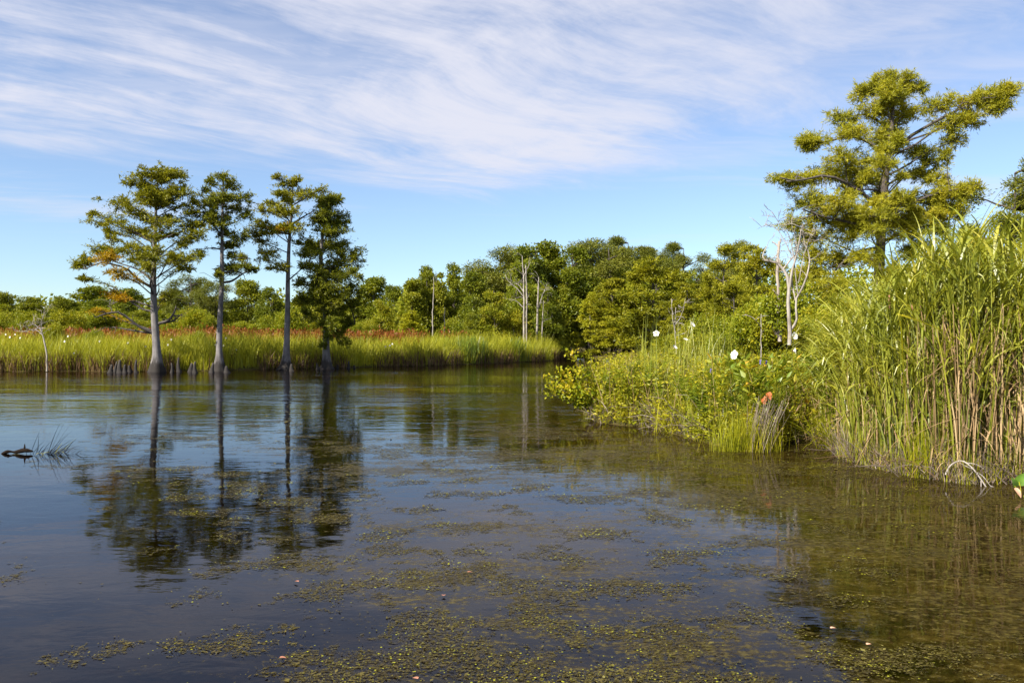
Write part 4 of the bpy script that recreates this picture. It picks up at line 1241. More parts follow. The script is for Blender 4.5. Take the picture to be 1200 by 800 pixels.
# ------------------------------------------------------------------ right-hand marsh
def reeds_right():
    rng = np.random.default_rng(51)

    def hfun(x, y):
        ang = x / y * F + 600                     # bearing of the plant seen from the landing
        return np.interp(ang, [955, 985, 1020, 1060, 1110, 1160, 1220, 1400], [1.35, 2.0, 2.6, 2.95, 3.15, 3.2, 3.25, 3.3])
    # green culms with arching leaves
    mb = MB()
    p = on_land(2600, 5.3, 15, 10.4, 19.5, rng, 0.10, 5.0, fall=2.2)
    px = p[:, 0] / p[:, 1] * F + 600
    p = p[px > 962]
    H = hfun(p[:, 0], p[:, 1]) * rng.uniform(0.68, 1.02, len(p)) * (1 + 0.10 * snoise(p[:, 0], p[:, 1], 66, 2.2))
    yaw = rng.uniform(0, 6.28, len(p))
    blades(mb, p, H, 0.014, yaw, rng.uniform(0, 0.07, len(p)), rng.uniform(0, 0.12, len(p)), rng, 3, taper=0.5)
    for k in range(8):
        f = rng.uniform(0.30, 0.98, len(p)) if k else np.full(len(p), 0.97)
        b = p + np.stack([np.cos(yaw) * 0.04 * H * f, np.sin(yaw) * 0.04 * H * f, H * f * 0.99], -1)
        n = len(p)
        blades(mb, b, rng.uniform(0.5, 1.35, n), rng.uniform(0.018, 0.050, n), rng.uniform(0, 6.28, n), rng.uniform(0.10, 0.5, n), rng.uniform(0.7, 2.9, n), rng, 7, p=1.6)
    # basal long leaves
    q = on_land(5200, 5.3, 15, 10.4, 19.5, rng, 0.05, 4.5, fall=1.7)
    q = q[(q[:, 0] / q[:, 1] * F + 600) > 958]
    n = len(q)
    H = hfun(q[:, 0], q[:, 1]) * rng.uniform(0.45, 1.0, n)
    blades(mb, q, H, rng.uniform(0.014, 0.028, n), rng.uniform(0, 6.28, n), rng.uniform(0, 0.16, n), rng.uniform(0.0, 0.9, n) ** 2 * 2.2, rng, 7, p=2.2)
    o = mb.build('tall_reeds', M['reed_g'])
    tag(o, 'tall green arching reeds crowding the right bank', 'reeds', kind='stuff')
    # dry straw stalks
    mb = MB()
    q = on_land(5000, 5.5, 15, 10.4, 18, rng, 0.02, 3.2, fall=1.2)
    ang = q[:, 0] / q[:, 1] * F + 600
    q = q[(ang > 970) & ((ang > 1090) | (rng.random(len(q)) < 0.2))]
    n = len(q)
    H = hfun(q[:, 0], q[:, 1]) * rng.uniform(0.35, 0.80, n)
    blades(mb, q, H, rng.uniform(0.010, 0.022, n), rng.uniform(0, 6.28, n), rng.uniform(0, 0.22, n) ** 1.4, rng.uniform(0, 0.3, n), rng, 3, taper=0.6)
    o = mb.build('dry_reed_stalks', M['straw'])
    tag(o, 'straw-coloured dry stalks standing among the tall reeds', 'dry reeds', kind='stuff')
    # brown broken leaves hanging inside the stand
    mb = MB()
    q = on_land(6000, 5.6, 14, 10.8, 17, rng, 0.05, 2.6, fall=1.2)
    ang = q[:, 0] / q[:, 1] * F + 600
    q = q[(ang > 1085) | (rng.random(len(q)) < 0.4)]
    n = len(q)
    q[:, 2] += rng.uniform(0.2, 1.8, n) * np.clip(hfun(q[:, 0], q[:, 1]) / 3.2, 0.3, 1)
    blades(mb, q, rng.uniform(0.25, 0.8, n), rng.uniform(0.012, 0.03, n), rng.uniform(0, 6.28, n), rng.uniform(0.1, 2.4, n), rng.uniform(0, 1.5, n), rng, 4)
    q2 = on_land(3200, 6.2, 13, 10.8, 15, rng, 0.10, 1.8)
    q2 = q2[(q2[:, 0] / q2[:, 1] * F + 600) > 1085]
    q2[:, 2] += rng.uniform(0.3, 1.9, len(q2))
    blades(mb, q2, rng.uniform(0.2, 0.6, len(q2)), rng.uniform(0.012, 0.03, len(q2)), rng.uniform(0, 6.28, len(q2)), rng.uniform(0.5, 2.6, len(q2)), rng.uniform(0, 1.5, len(q2)), rng, 4, mi=1)
    o = mb.build('broken_reed_leaves', [M['straw'], M['brown']])
    tag(o, 'brown broken leaves hanging inside the tall reeds', 'dead leaves', kind='stuff')
    # fine grass at the foot
    mb = MB()
    q = on_land(3600, 5.3, 12, 10.4, 16, rng, -0.12, 0.9, fall=0.5)
    q = q[(q[:, 0] / q[:, 1] * F + 600) > 965]
    n = len(q)
    blades(mb, q, rng.uniform(0.2, 0.8, n) * (0.75 + 0.5 * snoise(q[:, 0], q[:, 1], 55, 3.0)), rng.uniform(0.004, 0.010, n), rng.uniform(0, 6.28, n), rng.uniform(0, 0.35, n), rng.uniform(0, 1.0, n), rng, 4)
    o = mb.build('fine_bank_grass', M['sedge'])
    tag(o, 'fine grass at the foot of the tall reeds', 'grass', kind='stuff')
    mb = MB()
    q = on_land(5200, 5.5, 12, 10.4, 16, rng, -0.10, 0.6)
    q = q[(q[:, 0] / q[:, 1] * F + 600) > 975]
    n = len(q)
    blades(mb, q, rng.uniform(0.2, 0.7, n), rng.uniform(0.005, 0.012, n), rng.uniform(0, 6.28, n), rng.uniform(0, 0.8, n), rng.uniform(0, 1.6, n), rng, 4)
    o = mb.build('dead_bank_grass', M['greybrown'])
    tag(o, 'pale dead grass matted at the water below the tall reeds', 'dead grass', kind='stuff')


def bank_debris():
    rng = np.random.default_rng(57)
    mb = MB()
    for k in range(300):
        b = on_land(1, 5.4, 10, 10.8, 16, rng, -0.25, 0.35)[0]
        b[2] = rng.uniform(-0.04, 0.12)
        e = b + rng.normal(0, 1, 3) * np.array([0.30, 0.22, 0.08]) + np.array([0, 0, rng.uniform(0.0, 0.3)])
        w0 = rng.uniform(0.003, 0.008)
        tube(mb, curve(b, e, rng, 0.12, 0.10, 6), np.linspace(w0, w0 * 0.4, 6), 4, mi=int(rng.random() < 0.5), cap=False)
    o = mb.build('bank_debris', [M['greybrown'], M['brown']])
    tag(o, 'dead stems and roots lying at the waterline below the tall reeds', 'debris', kind='stuff')


def frond(mb, base, yaw, L, phi0, bend, rng):
    n = 15
    t = np.linspace(0.12, 1, n)
    phi = phi0 + bend * t ** 1.5
    d = np.stack([np.cos(yaw) * np.sin(phi), np.sin(yaw) * np.sin(phi), np.cos(phi)], -1)
    pos = np.asarray(base) + np.cumsum(d * L / n, 0)
    tube(mb, pos[::3], 0.004, 3, cap=False)
    side = np.array([-math.sin(yaw), math.cos(yaw), 0])
    ln = 0.22 * L * np.sin(np.pi * (0.12 + 0.86 * t)) + 0.01
    for sgn in (-1, 1):
        leaves(mb, pos, side * sgn + d * 0.35 + rng.normal(0, 0.05, (n, 3)), ln, 0.26 * ln + 0.006, rng)


def ferns():
    rng = np.random.default_rng(61)
    mb = MB()
    spots = on_land(210, 5.6, 9.5, 11.3, 15.5, rng, 0.15, 1.1)
    for b in spots:
        b[2] += rng.uniform(0.1, 1.1)
        for k in range(3):
            frond(mb, b, rng.uniform(0, 6.28), rng.uniform(0.3, 0.6), rng.uniform(0.1, 0.5), rng.uniform(0.4, 1.3), rng)
    spots = on_land(70, 2.3, 5.2, 15.0, 22, rng, 0.1, 2.0)
    for b in spots:
        b[2] += rng.uniform(0.2, 0.9)
        for k in range(3):
            frond(mb, b, rng.uniform(0, 6.28), rng.uniform(0.4, 0.7), rng.uniform(0.1, 0.5), rng.uniform(0.4, 1.3), rng)
    o = mb.build('ferns', M['fern'])
    tag(o, 'bright green fern fronds growing through the right bank', 'ferns', kind='stuff')


def islet():
    rng = np.random.default_rng(71)
    # mixed grass
    mb = MB()
    p = on_land(9000, 2.0, 11, 14.6, 40, rng, 0.05, 9, fall=3.5)
    ang = p[:, 0] / p[:, 1] * F + 600
    p, ang = p[ang < 1000], ang[ang < 1000]
    n = len(p)
    hm = np.interp(ang, [660, 700, 740, 790, 850, 930, 1000], [0.8, 1.0, 1.35, 1.75, 1.55, 1.5, 1.8])
    hm = hm * np.clip(0.5 + 0.5 * pond_sd(p[:, 0], p[:, 1]), 0.5, 1.0)
    blades(mb, p, hm * rng.uniform(0.5, 1.1, n), rng.uniform(0.010, 0.022, n), rng.uniform(0, 6.28, n), rng.uniform(0, 0.3, n), rng.uniform(0, 1.4, n), rng, 5)
    o = mb.build('islet_grass', M['reed_g'])
    tag(o, 'mixed green grass covering the low marsh point', 'marsh grass', kind='stuff')
    mb = MB()
    p = on_land(2300, 2.0, 10, 14.7, 36, rng, 0.05, 8, fall=3.0)
    p = p[(p[:, 0] / p[:, 1] * F + 600) < 990]
    n = len(p)
    blades(mb, p, rng.uniform(0.4, 1.7, n), rng.uniform(0.006, 0.014, n), rng.uniform(0, 6.28, n), rng.uniform(0, 0.35, n), rng.uniform(0, 0.8, n), rng, 4)
    o = mb.build('islet_dry_stems', M['straw'])
    tag(o, 'dry tan stems scattered through the low marsh point', 'dry stems', kind='stuff')
    # small leafy herbs on stems
    mb = MB()
    p = on_land(1500, 2.0, 11, 14.8, 34, rng, 0.15, 9, fall=3.5)
    ang = p[:, 0] / p[:, 1] * F + 600
    p = p[ang < 985]
    e2 = on_land(420, 2.0, 6.2, 14.6, 22, rng, -0.05, 0.7)
    p = np.vstack([p, e2])
    for ib, b in enumerate(p):
        h = rng.uniform(0.6, 1.55) if ib < len(p) - len(e2) else rng.uniform(0.25, 0.75)
        k = int(h * 26)
        z = rng.uniform(0.15, 1.0, k)
        c = b + np.stack([rng.normal(0, 0.05, k), rng.normal(0, 0.05, k), z * h], -1)
        d = rng.normal(0, 1, (k, 3)) * np.array([1, 1, 0.4]) + np.array([0, 0, 0.35])
        leaves(mb, c, d, rng.uniform(0.06, 0.13, k), rng.uniform(0.025, 0.05, k), rng)
        tube(mb, np.stack([b, b + np.array([rng.normal(0, 0.04), rng.normal(0, 0.04), h])]), [0.006, 0.003], 3, cap=False)
    o = mb.build('leafy_herbs', M['bush'])
    tag(o, 'leafy green herbs thick over the low marsh point', 'herbs', kind='stuff')
    # pickerelweed
    mb = MB()
    p = on_land(1150, 3.6, 7.0, 14.7, 18.5, rng, 0.05, 2.2)
    ang = p[:, 0] / p[:, 1] * F + 600
    p = p[(ang > 838) & (ang < 985)]
    for b in p:
        h = rng.uniform(0.45, 1.45)
        a = rng.uniform(0, 6.28)
        tip = b + np.array([math.cos(a) * 0.12 * h, math.sin(a) * 0.12 * h, h])
        tube(mb, np.stack([b, (b + tip) / 2 + np.array([0, 0, 0.02]), tip]), [0.007, 0.005, 0.004], 3, cap=False)
        d = unit(np.array([math.cos(a) * 0.55, math.sin(a) * 0.55, rng.uniform(-0.2, 1.0)]))
        s = unit(np.cross(d, np.array([0.1, 0.2, 1.0]) + rng.normal(0, 0.35, 3)))
        nn = np.cross(d, s)
        L, W = rng.uniform(0.15, 0.27), rng.uniform(0.055, 0.10)
        pts, w = [], [0.25, 1.0, 0.85, 0.45, 0.05]
        for i, ww in enumerate(w):
            c = tip + d * L * (i / 4) + np.array([0, 0, -0.05 * L * (i / 4) ** 2 * 4])
            pts += [c - s * W * ww * 0.5 + nn * 0.12 * W * ww, c, c + s * W * ww * 0.5 + nn * 0.12 * W * ww]
        q = []
        for i in range(4):
            for j in range(2):
                q.append((i * 3 + j, i * 3 + j + 1, i * 3 + j + 4, i * 3 + j + 3))
        mb.add(np.array(pts), q)
    o = mb.build('pickerelweed', M['pick'])
    tag(o, 'broad-leaved pickerelweed massed at the front of the marsh point', 'pickerelweed', kind='stuff')
    # grey dead tangle at the water
    mb = MB()
    for k in range(230):
        ang = rng.uniform(745, 845)
        D = np.interp(ang, [745, 790, 845], [18.9, 17.2, 15.2]) + rng.uniform(-0.1, 0.7)
        b = np.array([PX(ang, D), D, rng.uniform(-0.05, 0.25)])
        e = b + rng.normal(0, 1, 3) * np.array([0.35, 0.25, 0.10]) + np.array([0, 0, rng.uniform(0.05, 0.55)])
        tube(mb, curve(b, e, rng, 0.15, 0.08, 5), [0.006, 0.005, 0.005, 0.004, 0.003], 3, cap=False)
    for k in range(70):
        ang = rng.uniform(690, 760)
        D = np.interp(ang, [690, 760], [19.6, 18.7]) + rng.uniform(0, 0.6)
        b = np.array([PX(ang, D), D, rng.uniform(-0.05, 0.2)])
        e = b + rng.normal(0, 1, 3) * np.array([0.35, 0.25, 0.10]) + np.array([0, 0, rng.uniform(0.05, 0.45)])
        tube(mb, curve(b, e, rng, 0.15, 0.08, 5), [0.008, 0.007, 0.006, 0.005, 0.003], 3, cap=False)
    o = mb.build('dead_stem_tangle', M['greybrown'])
    tag(o, 'grey tangle of dead stems at the water edge of the marsh point', 'dead stems', kind='stuff')
    # tall thin reeds on the point
    mb = MB()
    ang = np.concatenate([rng.normal(760, 8, 40), rng.normal(812, 26, 150), rng.normal(845, 12, 40)])
    D = rng.uniform(19, 24, len(ang))
    b = np.column_stack([PX(ang, D), D])
    b = b[pond_sd(b[:, 0], b[:, 1]) > 0.2]
    b = np.column_stack([b, ground_z(b[:, 0], b[:, 1])])
    n = len(b)
    blades(mb, b, rng.uniform(1.6, 2.75, n), rng.uniform(0.012, 0.024, n), rng.uniform(0, 6.28, n), rng.uniform(0, 0.10, n), rng.uniform(0, 0.8, n), rng, 6, p=3)
    o = mb.build('slender_reeds', M['reed_g'])
    tag(o, 'slender taller reeds standing up from the marsh point', 'reeds', kind='stuff')


reeds_right()
bank_debris()
ferns()
islet()


# ------------------------------------------------------------------ single plants on the right bank
def leafy_bush(name, label, c, size, mat, seed, nlobe=9, nleaf=130, L=0.085, W=0.055, cat='shrub', branches=None):
    rng = np.random.default_rng(seed)
    c = np.asarray(c, float)
    root = thing(name, label, cat, c)
    sm, fm = MB(), MB()
    for i in range(nlobe):
        if branches is not None:
            e = np.asarray(branches[i % len(branches)], float) * rng.uniform(0.75, 1.05) + rng.normal(0, 0.08, 3)
        else:
            a = rng.uniform(0, 6.28)
            r = math.sqrt(rng.random())
            e = np.array([math.cos(a) * r * size[0], math.sin(a) * r * size[1], size[2] * rng.uniform(0.35, 0.95)])
        cv = curve((rng.normal(0, 0.05), rng.normal(0, 0.05), 0), e, rng, 0.08, 0.04, 8)
        tube(sm, cv, np.linspace(0.014, 0.004, 8), 4)
        k = nleaf
        t = rng.uniform(0.35, 1.05, k)
        p = np.stack([np.interp(t, np.linspace(0, 1, 8), cv[:, j]) for j in range(3)], -1)
        sp = 0.16 * (size[0] + size[2]) * 0.5
        p = p + rng.normal(0, sp * 0.55, (k, 3)) * np.array([1, 1, 0.7])
        d = rng.normal(0, 1, (k, 3)) + np.array([0, 0, -0.1])
        leaves(fm, p, d, L * rng.uniform(0.6, 1.3, k), W * rng.uniform(0.7, 1.2, k), rng)
    sm.build('stems', M['limb'], root, smooth=True)
    fm.build('leaves', M[mat], root)
    return root


leafy_bush('maple_sapling', 'yellow-green sapling with reddish tips leaning out over the water at the marsh point', (2.15, 20.4, 0.05), (0.8, 0.5, 1.0), 'maple', 81, 24, 95, 0.085, 0.07,
           branches=[(-1.0, 0.0, 1.22), (-1.5, -0.1, 0.98), (-0.6, 0.1, 1.5), (-0.2, 0.1, 1.35), (-0.85, -0.2, 0.75), (-0.4, -0.3, 0.8), (0.15, 0, 1.15), (-1.2, 0.1, 1.0), (-0.5, -0.1, 1.1), (-0.9, 0, 0.95), (-0.3, -0.2, 0.5)], cat='sapling')
leafy_bush('shrub', 'green shrub in the middle of the marsh point behind the dead tangle', (2.85, 19.7, 0.1), (0.55, 0.4, 1.15), 'bush', 82, 14, 110)
leafy_bush('shrub', 'low leafy shrub right behind the overhanging sapling', (2.55, 20.3, 0.1), (0.5, 0.5, 1.0), 'bush', 83, 12, 110)
leafy_bush('shrub', 'dense bright shrub at the foot of the forked grey snag', (7.2, 20.6, 0.15), (0.8, 0.6, 1.7), 'bright', 84, 16, 150, 0.11, 0.08)
leafy_bush('shrub', 'leafy shrub left of the forked grey snag under the dead sapling', (6.0, 20.2, 0.15), (0.8, 0.6, 1.45), 'bush', 85, 16, 150, 0.10, 0.07)
leafy_bush('vine', 'dark green vine clump wrapped round the middle of the broken pole', (7.9, 23.6, 2.2), (0.35, 0.3, 1.9), 'bright', 86, 12, 90, 0.12, 0.10, cat='vine',
           branches=[(-0.2, 0, 1.1), (0.3, 0, 1.7), (0.6, 0, 0.9), (-0.35, 0, 0.9), (0.15, -0.1, 0.6), (0.8, 0.1, 1.9), (0.5, 0.0, 1.3), (1.0, 0.1, 1.5)])
leafy_bush('shrub', 'rust-tinged shrub between the grey snag and the tall reeds', (7.75, 19.6, 0.15), (0.5, 0.5, 2.0), 'cyp_yel', 87, 10, 60, 0.10, 0.06)


def mallow(label, px, py, D, size=0.12, facing=(0, -1, 0.1), open_=1.0, group=None, seed=0, stem=True):
    rng = np.random.default_rng(seed + int(px))
    f = np.array([PX(px, D), D, PZ(py, D)])
    gz = float(ground_z(np.array([f[0]]), np.array([f[1] + 0.15]))[0])
    root = thing('rose_mallow', label, 'flower', (f[0], f[1], gz), 0, group)
    h = f[2] - gz
    d = unit(np.asarray(facing, float))
    s = unit(np.cross(d, (0, 0, 1)))
    u = np.cross(s, d)
    c = np.array([0, 0, h])
    pm = MB()
    for k in range(5):
        a = 2 * np.pi * k / 5 + 0.3
        r = s * math.cos(a) + u * math.sin(a)
        tg = -s * math.sin(a) + u * math.cos(a)
        pts = []
        for rr, ww, dd in ((0.05, 0.12, 0.0), (0.45, 0.44, 0.16), (0.8, 0.62, 0.32 * open_), (1.0, 0.26, 0.22 * open_)):
            spread = rr * (0.35 + 0.65 * open_)
            for q in (-0.5, 0, 0.5):
                pts.append(c + r * size * spread + tg * size * ww * q * 1.25 + d * size * (dd + (1 - open_) * rr * 0.7 + 0.04 * abs(q) + 0.015 * k / 5))
        quads = [(i * 3 + j, i * 3 + j + 1, i * 3 + j + 4, i * 3 + j + 3) for i in range(3) for j in range(2)]
        pm.add(np.array(pts), quads)
    pm.build('petals', M['petal'], root, smooth=True)
    if size > 0.09 or D < 30:
        em = MB()
        tube(em, np.stack([c + d * 0.002, c + d * size * 0.14]), [size * 0.13, size * 0.10], 8)
        em.build('eye', M['eye'], root)
        st = MB()
        tube(st, np.stack([c + d * size * 0.1, c + d * size * 0.6]), [size * 0.05, size * 0.035], 6)
        st.build('stamen', M['stamen'], root)
    sm = MB()
    cv = poly_curve([(0.05, 0.14, 0), (0.03, 0.12, h * 0.5), (0.01, 0.06, h * 0.93), c - d * 0.01], 8)
    tube(sm, cv, np.linspace(0.009, 0.005, 8), 5)
    sm.build('stem', M['stemg'], root, smooth=True)
    lm = MB()
    n = 9
    z = np.linspace(0.25, 0.92, n)
    p = np.stack([np.interp(z, np.linspace(0, 1, 8), cv[:, j]) for j in range(3)], -1)
    leaves(lm, p, rng.normal(0, 1, (n, 3)) * np.array([1, 1, 0.3]), 0.16, 0.075, rng)
    lm.build('leaves', M['bush'], root)
    return root


mallow('large open white mallow flower facing left, centre of the marsh point', 862, 416, 17.0, 0.12, (-0.8, -0.5, 0.2), 0.75)
mallow('white mallow flower with dark eye facing out, highest at left of the marsh point', 769, 391, 21.5, 0.095, (-0.25, -0.9, 0.35), 0.9)
mallow('small white mallow flower at the right of the highest one', 811, 381, 23.5, 0.11, (0.5, -0.5, 0.5), 0.7)
mallow('half-closed white mallow flower below the pair in the middle of the marsh point', 790, 408, 20.5, 0.10, (0.5, -0.5, 0.7), 0.4)
mallow('tall narrow white mallow bud standing between two open mallow flowers', 803, 399, 22.0, 0.10, (0.2, -0.4, 0.9), 0.5)
mallow('white mallow seen edge on in front of the forked grey snag', 929, 411, 17.5, 0.12, (0.95, -0.25, 0.1), 0.45)
mallow('white mallow half hidden at the foot of the forked grey snag', 930, 394, 20.0, 0.12, (0.4, -0.8, 0.2), 0.7)
for px, py, D in [(7, 392, 57), (12, 395, 55), (18, 392, 57), (24, 396, 55), (80, 394, 56), (76, 400, 54.5), (87, 414, 53.6), (117, 400, 54.5), (150, 402, 54.5), (171, 406, 54), (197, 404, 54.5), (201, 398, 55), (253, 404, 55.8),
                  (262, 405, 55.8), (277, 410, 56), (265, 396, 57), (457, 405, 64), (460, 403, 65), (452, 406, 63.5), (492, 412, 66.5)]:
    mallow('tiny white mallow bloom in the tall grass of the far bank', px, py, D, 0.085, (-0.3, -1, 0.2), 0.7, 'white mallow blooms of the far bank', 5)


def cattail(label, px, py, D, lean, hl=0.16):
    top = np.array([PX(px, D), D, PZ(py, D)])
    bx = top[0] - lean
    gz = float(ground_z(np.array([bx]), np.array([D]))[0])
    root = thing('cattail', label, 'cattail', (bx, D, gz))
    t = top - np.array([bx, D, gz])
    st = MB()
    cv = poly_curve([(0, 0, 0), (t[0] * 0.35, 0, t[2] * 0.5), t], 8)
    tube(st, cv, np.linspace(0.008, 0.005, 8), 5)
    st.build('stalk', M['stemg'], root, smooth=True)
    d = unit(cv[-1] - cv[-2])
    hd = MB()
    tube(hd, np.stack([t + d * hl * x for x in (0, 0.08, 0.5, 0.92, 1.0)]), [0.006, 0.015, 0.016, 0.014, 0.005], 8)
    hd.build('seed_head', M['cattail'], root, smooth=True)


cattail('brown cattail head leaning left in the upper middle of the tall reeds', 1043, 362, 12.4, -0.10, 0.22)
cattail('short brown cattail head upright just right of the leaning one', 1069, 365, 12.2, 0.03, 0.13)


def bent_leaf():
    rng = np.random.default_rng(9)
    mb = MB()
    a = np.array([PX(1122, 11.6), 11.6, PZ(396, 11.6)])
    b = np.array([PX(1060, 11.3), 11.3, PZ(370, 11.3)])
    k = np.array([PX(1052, 11.5), 11.5, PZ(368, 11.5)])
    base = np.array([PX(1066, 12.2), 12.2, 0.1])
    pc = np.vstack([poly_curve([base, np.array([PX(1060, 11.9), 11.9, 1.3]), np.array([PX(1056, 11.6), 11.6, PZ(385, 11.6)]), k], 10), poly_curve([k, b, (a + b) / 2 + np.array([0, 0, 0.02]), a], 8)[1:]])
    w = np.concatenate([np.full(10, 0.010), np.linspace(0.015, 0.004, 7)])
    up = np.array([0.25, -0.3, 0.9])
    sd = np.where(np.arange(17)[:, None] < 9, np.array([1.0, 0, 0]), unit(np.cross(np.gradient(pc, axis=0), np.array([0, 1.0, 0.1]))))
    v = np.stack([pc - sd * w[:, None], pc + sd * w[:, None]], 1).reshape(-1, 3)
    mb.add(v, [(2 * i, 2 * i + 1, 2 * i + 3, 2 * i + 2) for i in range(16)])
    o = mb.build('bent_reed_leaf', M['sedge'])
    tag(o, 'long pale leaf snapped and hanging diagonally across the tall reeds', 'reed leaf')


bent_leaf()


def dead_branch():
    D = 11.25
    rng = np.random.default_rng(15)
    o = np.array([PX(1124, D), D, PZ(545, D)])
    root = thing('dead_branch', 'bleached forked dead branch dipping into the water below the reeds', 'branch', o)
    s = D / F

    def P(px, py, dy=0):
        return np.array([(px - 1124) * s, dy, (545 - py) * s])
    mb = MB()
    main = poly_curve([P(1108, 556), P(1114, 545), P(1124, 539, -0.05), P(1132, 545, -0.12), P(1138, 556, -0.2), P(1144, 571, -0.3)], 14)
    tube(mb, main, np.linspace(0.012, 0.010, 14), 6)
    for pts in ([P(1136, 551, -0.16), P(1143, 556, -0.2), P(1150, 572, -0.32)], [P(1134, 548, -0.14), P(1128, 545, -0.1), P(1120, 541, -0.1)], [P(1139, 560, -0.22), P(1137, 566, -0.26), P(1135, 574, -0.3)], [P(1128, 541, -0.08), P(1140, 543, -0.1), P(1151, 550, -0.1)], [P(1147, 565, -0.27), P(1153, 568, -0.3), P(1156, 573, -0.32)]):
        tube(mb, poly_curve(pts, 7), np.linspace(0.009, 0.004, 7), 5)
    mb.build('forked_stem', M['dead'], root, smooth=True)


dead_branch()


def heart_leaf(mb, c, d, nrm, L, mi=0):
    """arrow/heart shaped leaf with a fold"""
    d = unit(d)
    s = unit(np.cross(d, nrm))
    n = np.cross(s, d)
    prof = [(-0.25, 0.22), (-0.1, 0.40), (0.15, 0.46), (0.4, 0.42), (0.65, 0.28), (0.85, 0.13), (1.0, 0.01)]
    pts = []
    for t, w in prof:
        cc = c + d * L * t - n * (L * 0.12 * t * t)
        pts += [cc - s * L * w + n * L * w * 0.35, cc, cc + s * L * w + n * L * w * 0.35]
    q = [(i * 3 + j, i * 3 + j + 1, i * 3 + j + 4, i * 3 + j + 3) for i in range(6) for j in range(2)]
    mb.add(np.array(pts), q, None, mi)


def arum():
    D = 10.2
    o = np.array([PX(1197, D), D, -0.05])
    root = thing('water_arum', 'broad-leaved arum at the right photo edge with one pink folded leaf', 'water plant', o)
    rng = np.random.default_rng(8)
    lm, sm, pk = MB(), MB(), MB()

    def P(px, py, dy=0.0):
        return np.array([(px - 1197) * D / F, dy, PZ(py, D) + 0.05])
    for (px, py, dv, L, dy) in [(1189, 569, (-0.4, -0.3, 0.8), 0.13, 0), (1200, 566, (0.5, -0.2, 0.8), 0.15, 0.1), (1206, 580, (0.8, -0.5, 0.2), 0.15, -0.05), (1195, 588, (0.2, -0.8, 0.1), 0.10, -0.1), (1212, 570, (0.7, 0.1, 0.6), 0.14, 0.1)]:
        c = P(px, py, dy)
        heart_leaf(lm, c, np.array(dv, float), np.array([0.1, -0.8, 0.5]), L)
        tube(sm, poly_curve([(0, 0, 0), (c[0] * 0.6, dy * 0.5, c[2] * 0.7), c], 6), 0.006, 4)
    heart_leaf(pk, P(1187, 573, -0.06), np.array([0.35, -0.4, -0.7]), np.array([0.5, -0.8, 0.1]), 0.11)
    for pts in ([P(1178, 588), P(1186, 586), P(1196, 588)], [P(1184, 586), P(1192, 584), P(1198, 590)]):
        tube(sm, poly_curve(pts, 6), 0.008, 4)
    lm.build('leaf_cluster', M['arum'], root, smooth=True)
    sm.build('stems', M['sedge'], root, smooth=True)
    o2 = pk.build('dying_leaf', M['pink'], root, smooth=True)
    o2['label'] = 'pink folded dying leaf'


arum()


def orange_leaf():
    D = 15.0
    gz = 0.1
    root = thing('dying_leaf_plant', 'plant with two bright orange dying leaves at the front of the pickerelweed', 'plant', (PX(897, D), D, gz))
    a, b = MB(), MB()
    heart_leaf(a, np.array([0.03, -0.05, PZ(461, D) - gz]), np.array([0.35, -0.3, -0.8]), np.array([0.1, -0.9, 0.2]), 0.13)
    heart_leaf(b, np.array([-0.05, -0.05, PZ(466, D) - gz]), np.array([0.05, -0.2, -0.9]), np.array([-0.3, -0.9, 0.2]), 0.13)
    a.build('leaf', M['orange'], root)
    b.build('leaf', M['orange'], root)
    sm = MB()
    for e in ((0.03, -0.05, PZ(461, D) - gz), (-0.05, -0.05, PZ(466, D) - gz)):
        tube(sm, poly_curve([(0, 0.05, 0), (e[0] * 0.4, 0, e[2] * 0.6), e], 6), 0.006, 4)
    sm.build('stems', M['stemg'], root)


orange_leaf()
for lb, px, py, D in [('violet pickerelweed flower spike left of the orange leaves', 833, 437, 17.2), ('violet flower spike under the dead sapling, left of a near twin', 891, 427, 17.0), ('violet flower spike under the dead sapling, right of its near twin', 898, 426, 17.0), ('violet flower spike close to the left edge of the tall reeds', 975, 440, 15.6)]:
    gz = 0.12
    root = thing('violet_flower_spike', lb, 'flower', (PX(px, D), D, gz))
    h = PZ(py, D) - gz
    mb = MB()
    tube(mb, np.array([(0, 0.05, 0), (0.01, 0.02, h * 0.5), (0, 0, h)]), [0.006, 0.006, 0.005], 5)
    mb.build('stem', M['stemg'], root)
    rr = np.random.default_rng(int(px))
    mb = MB()
    tube(mb, np.array([(0, 0, h + 0.10 * t) for t in (0, 0.3, 0.6, 1.0)]), [0.014, 0.017, 0.013, 0.004], 6)
    n = 40
    c = np.column_stack([rr.normal(0, 0.008, (n, 2)), h + rr.uniform(0, 0.10, n)])
    leaves(mb, c, rr.normal(0, 1, (n, 3)), 0.022, 0.014, rr)
    mb.build('blossom', M['violet'], root)


def tuft(name, label, px, D, n, h, w, mat, spread, seed, phi=(0, 0.4), bend=(0, 1.2), extra=None, cat='grass tuft', yaw=None):
    rng = np.random.default_rng(seed)
    x = PX(px, D)
    root = thing(name, label, cat, (x, D, 0.0))
    mb = MB()
    b = np.column_stack([rng.normal(0, spread[0], n), rng.normal(0, spread[1], n), np.full(n, -0.05)])
    blades(mb, b, rng.uniform(h[0], h[1], n), rng.uniform(w[0], w[1], n), rng.uniform(0, 6.28, n) if yaw is None else rng.normal(yaw, 0.6, n), rng.uniform(*phi, n), rng.uniform(*bend, n), rng, 6)
    mb.build('blades', M[mat], root)
    if extra:
        em = MB()
        k, m2, hh, yw = extra
        b = np.column_stack([rng.normal(0.25, spread[0] * 0.4, k), rng.normal(0, spread[1], k), np.full(k, -0.05)])
        blades(em, b, rng.uniform(hh[0], hh[1], k), rng.uniform(0.006, 0.012, k), rng.normal(yw, 0.35, k), rng.uniform(0.05, 0.45, k), rng.uniform(0, 0.3, k), rng, 3, taper=0.6)
        em.build('dry_stalks', M[m2], root)
    return root


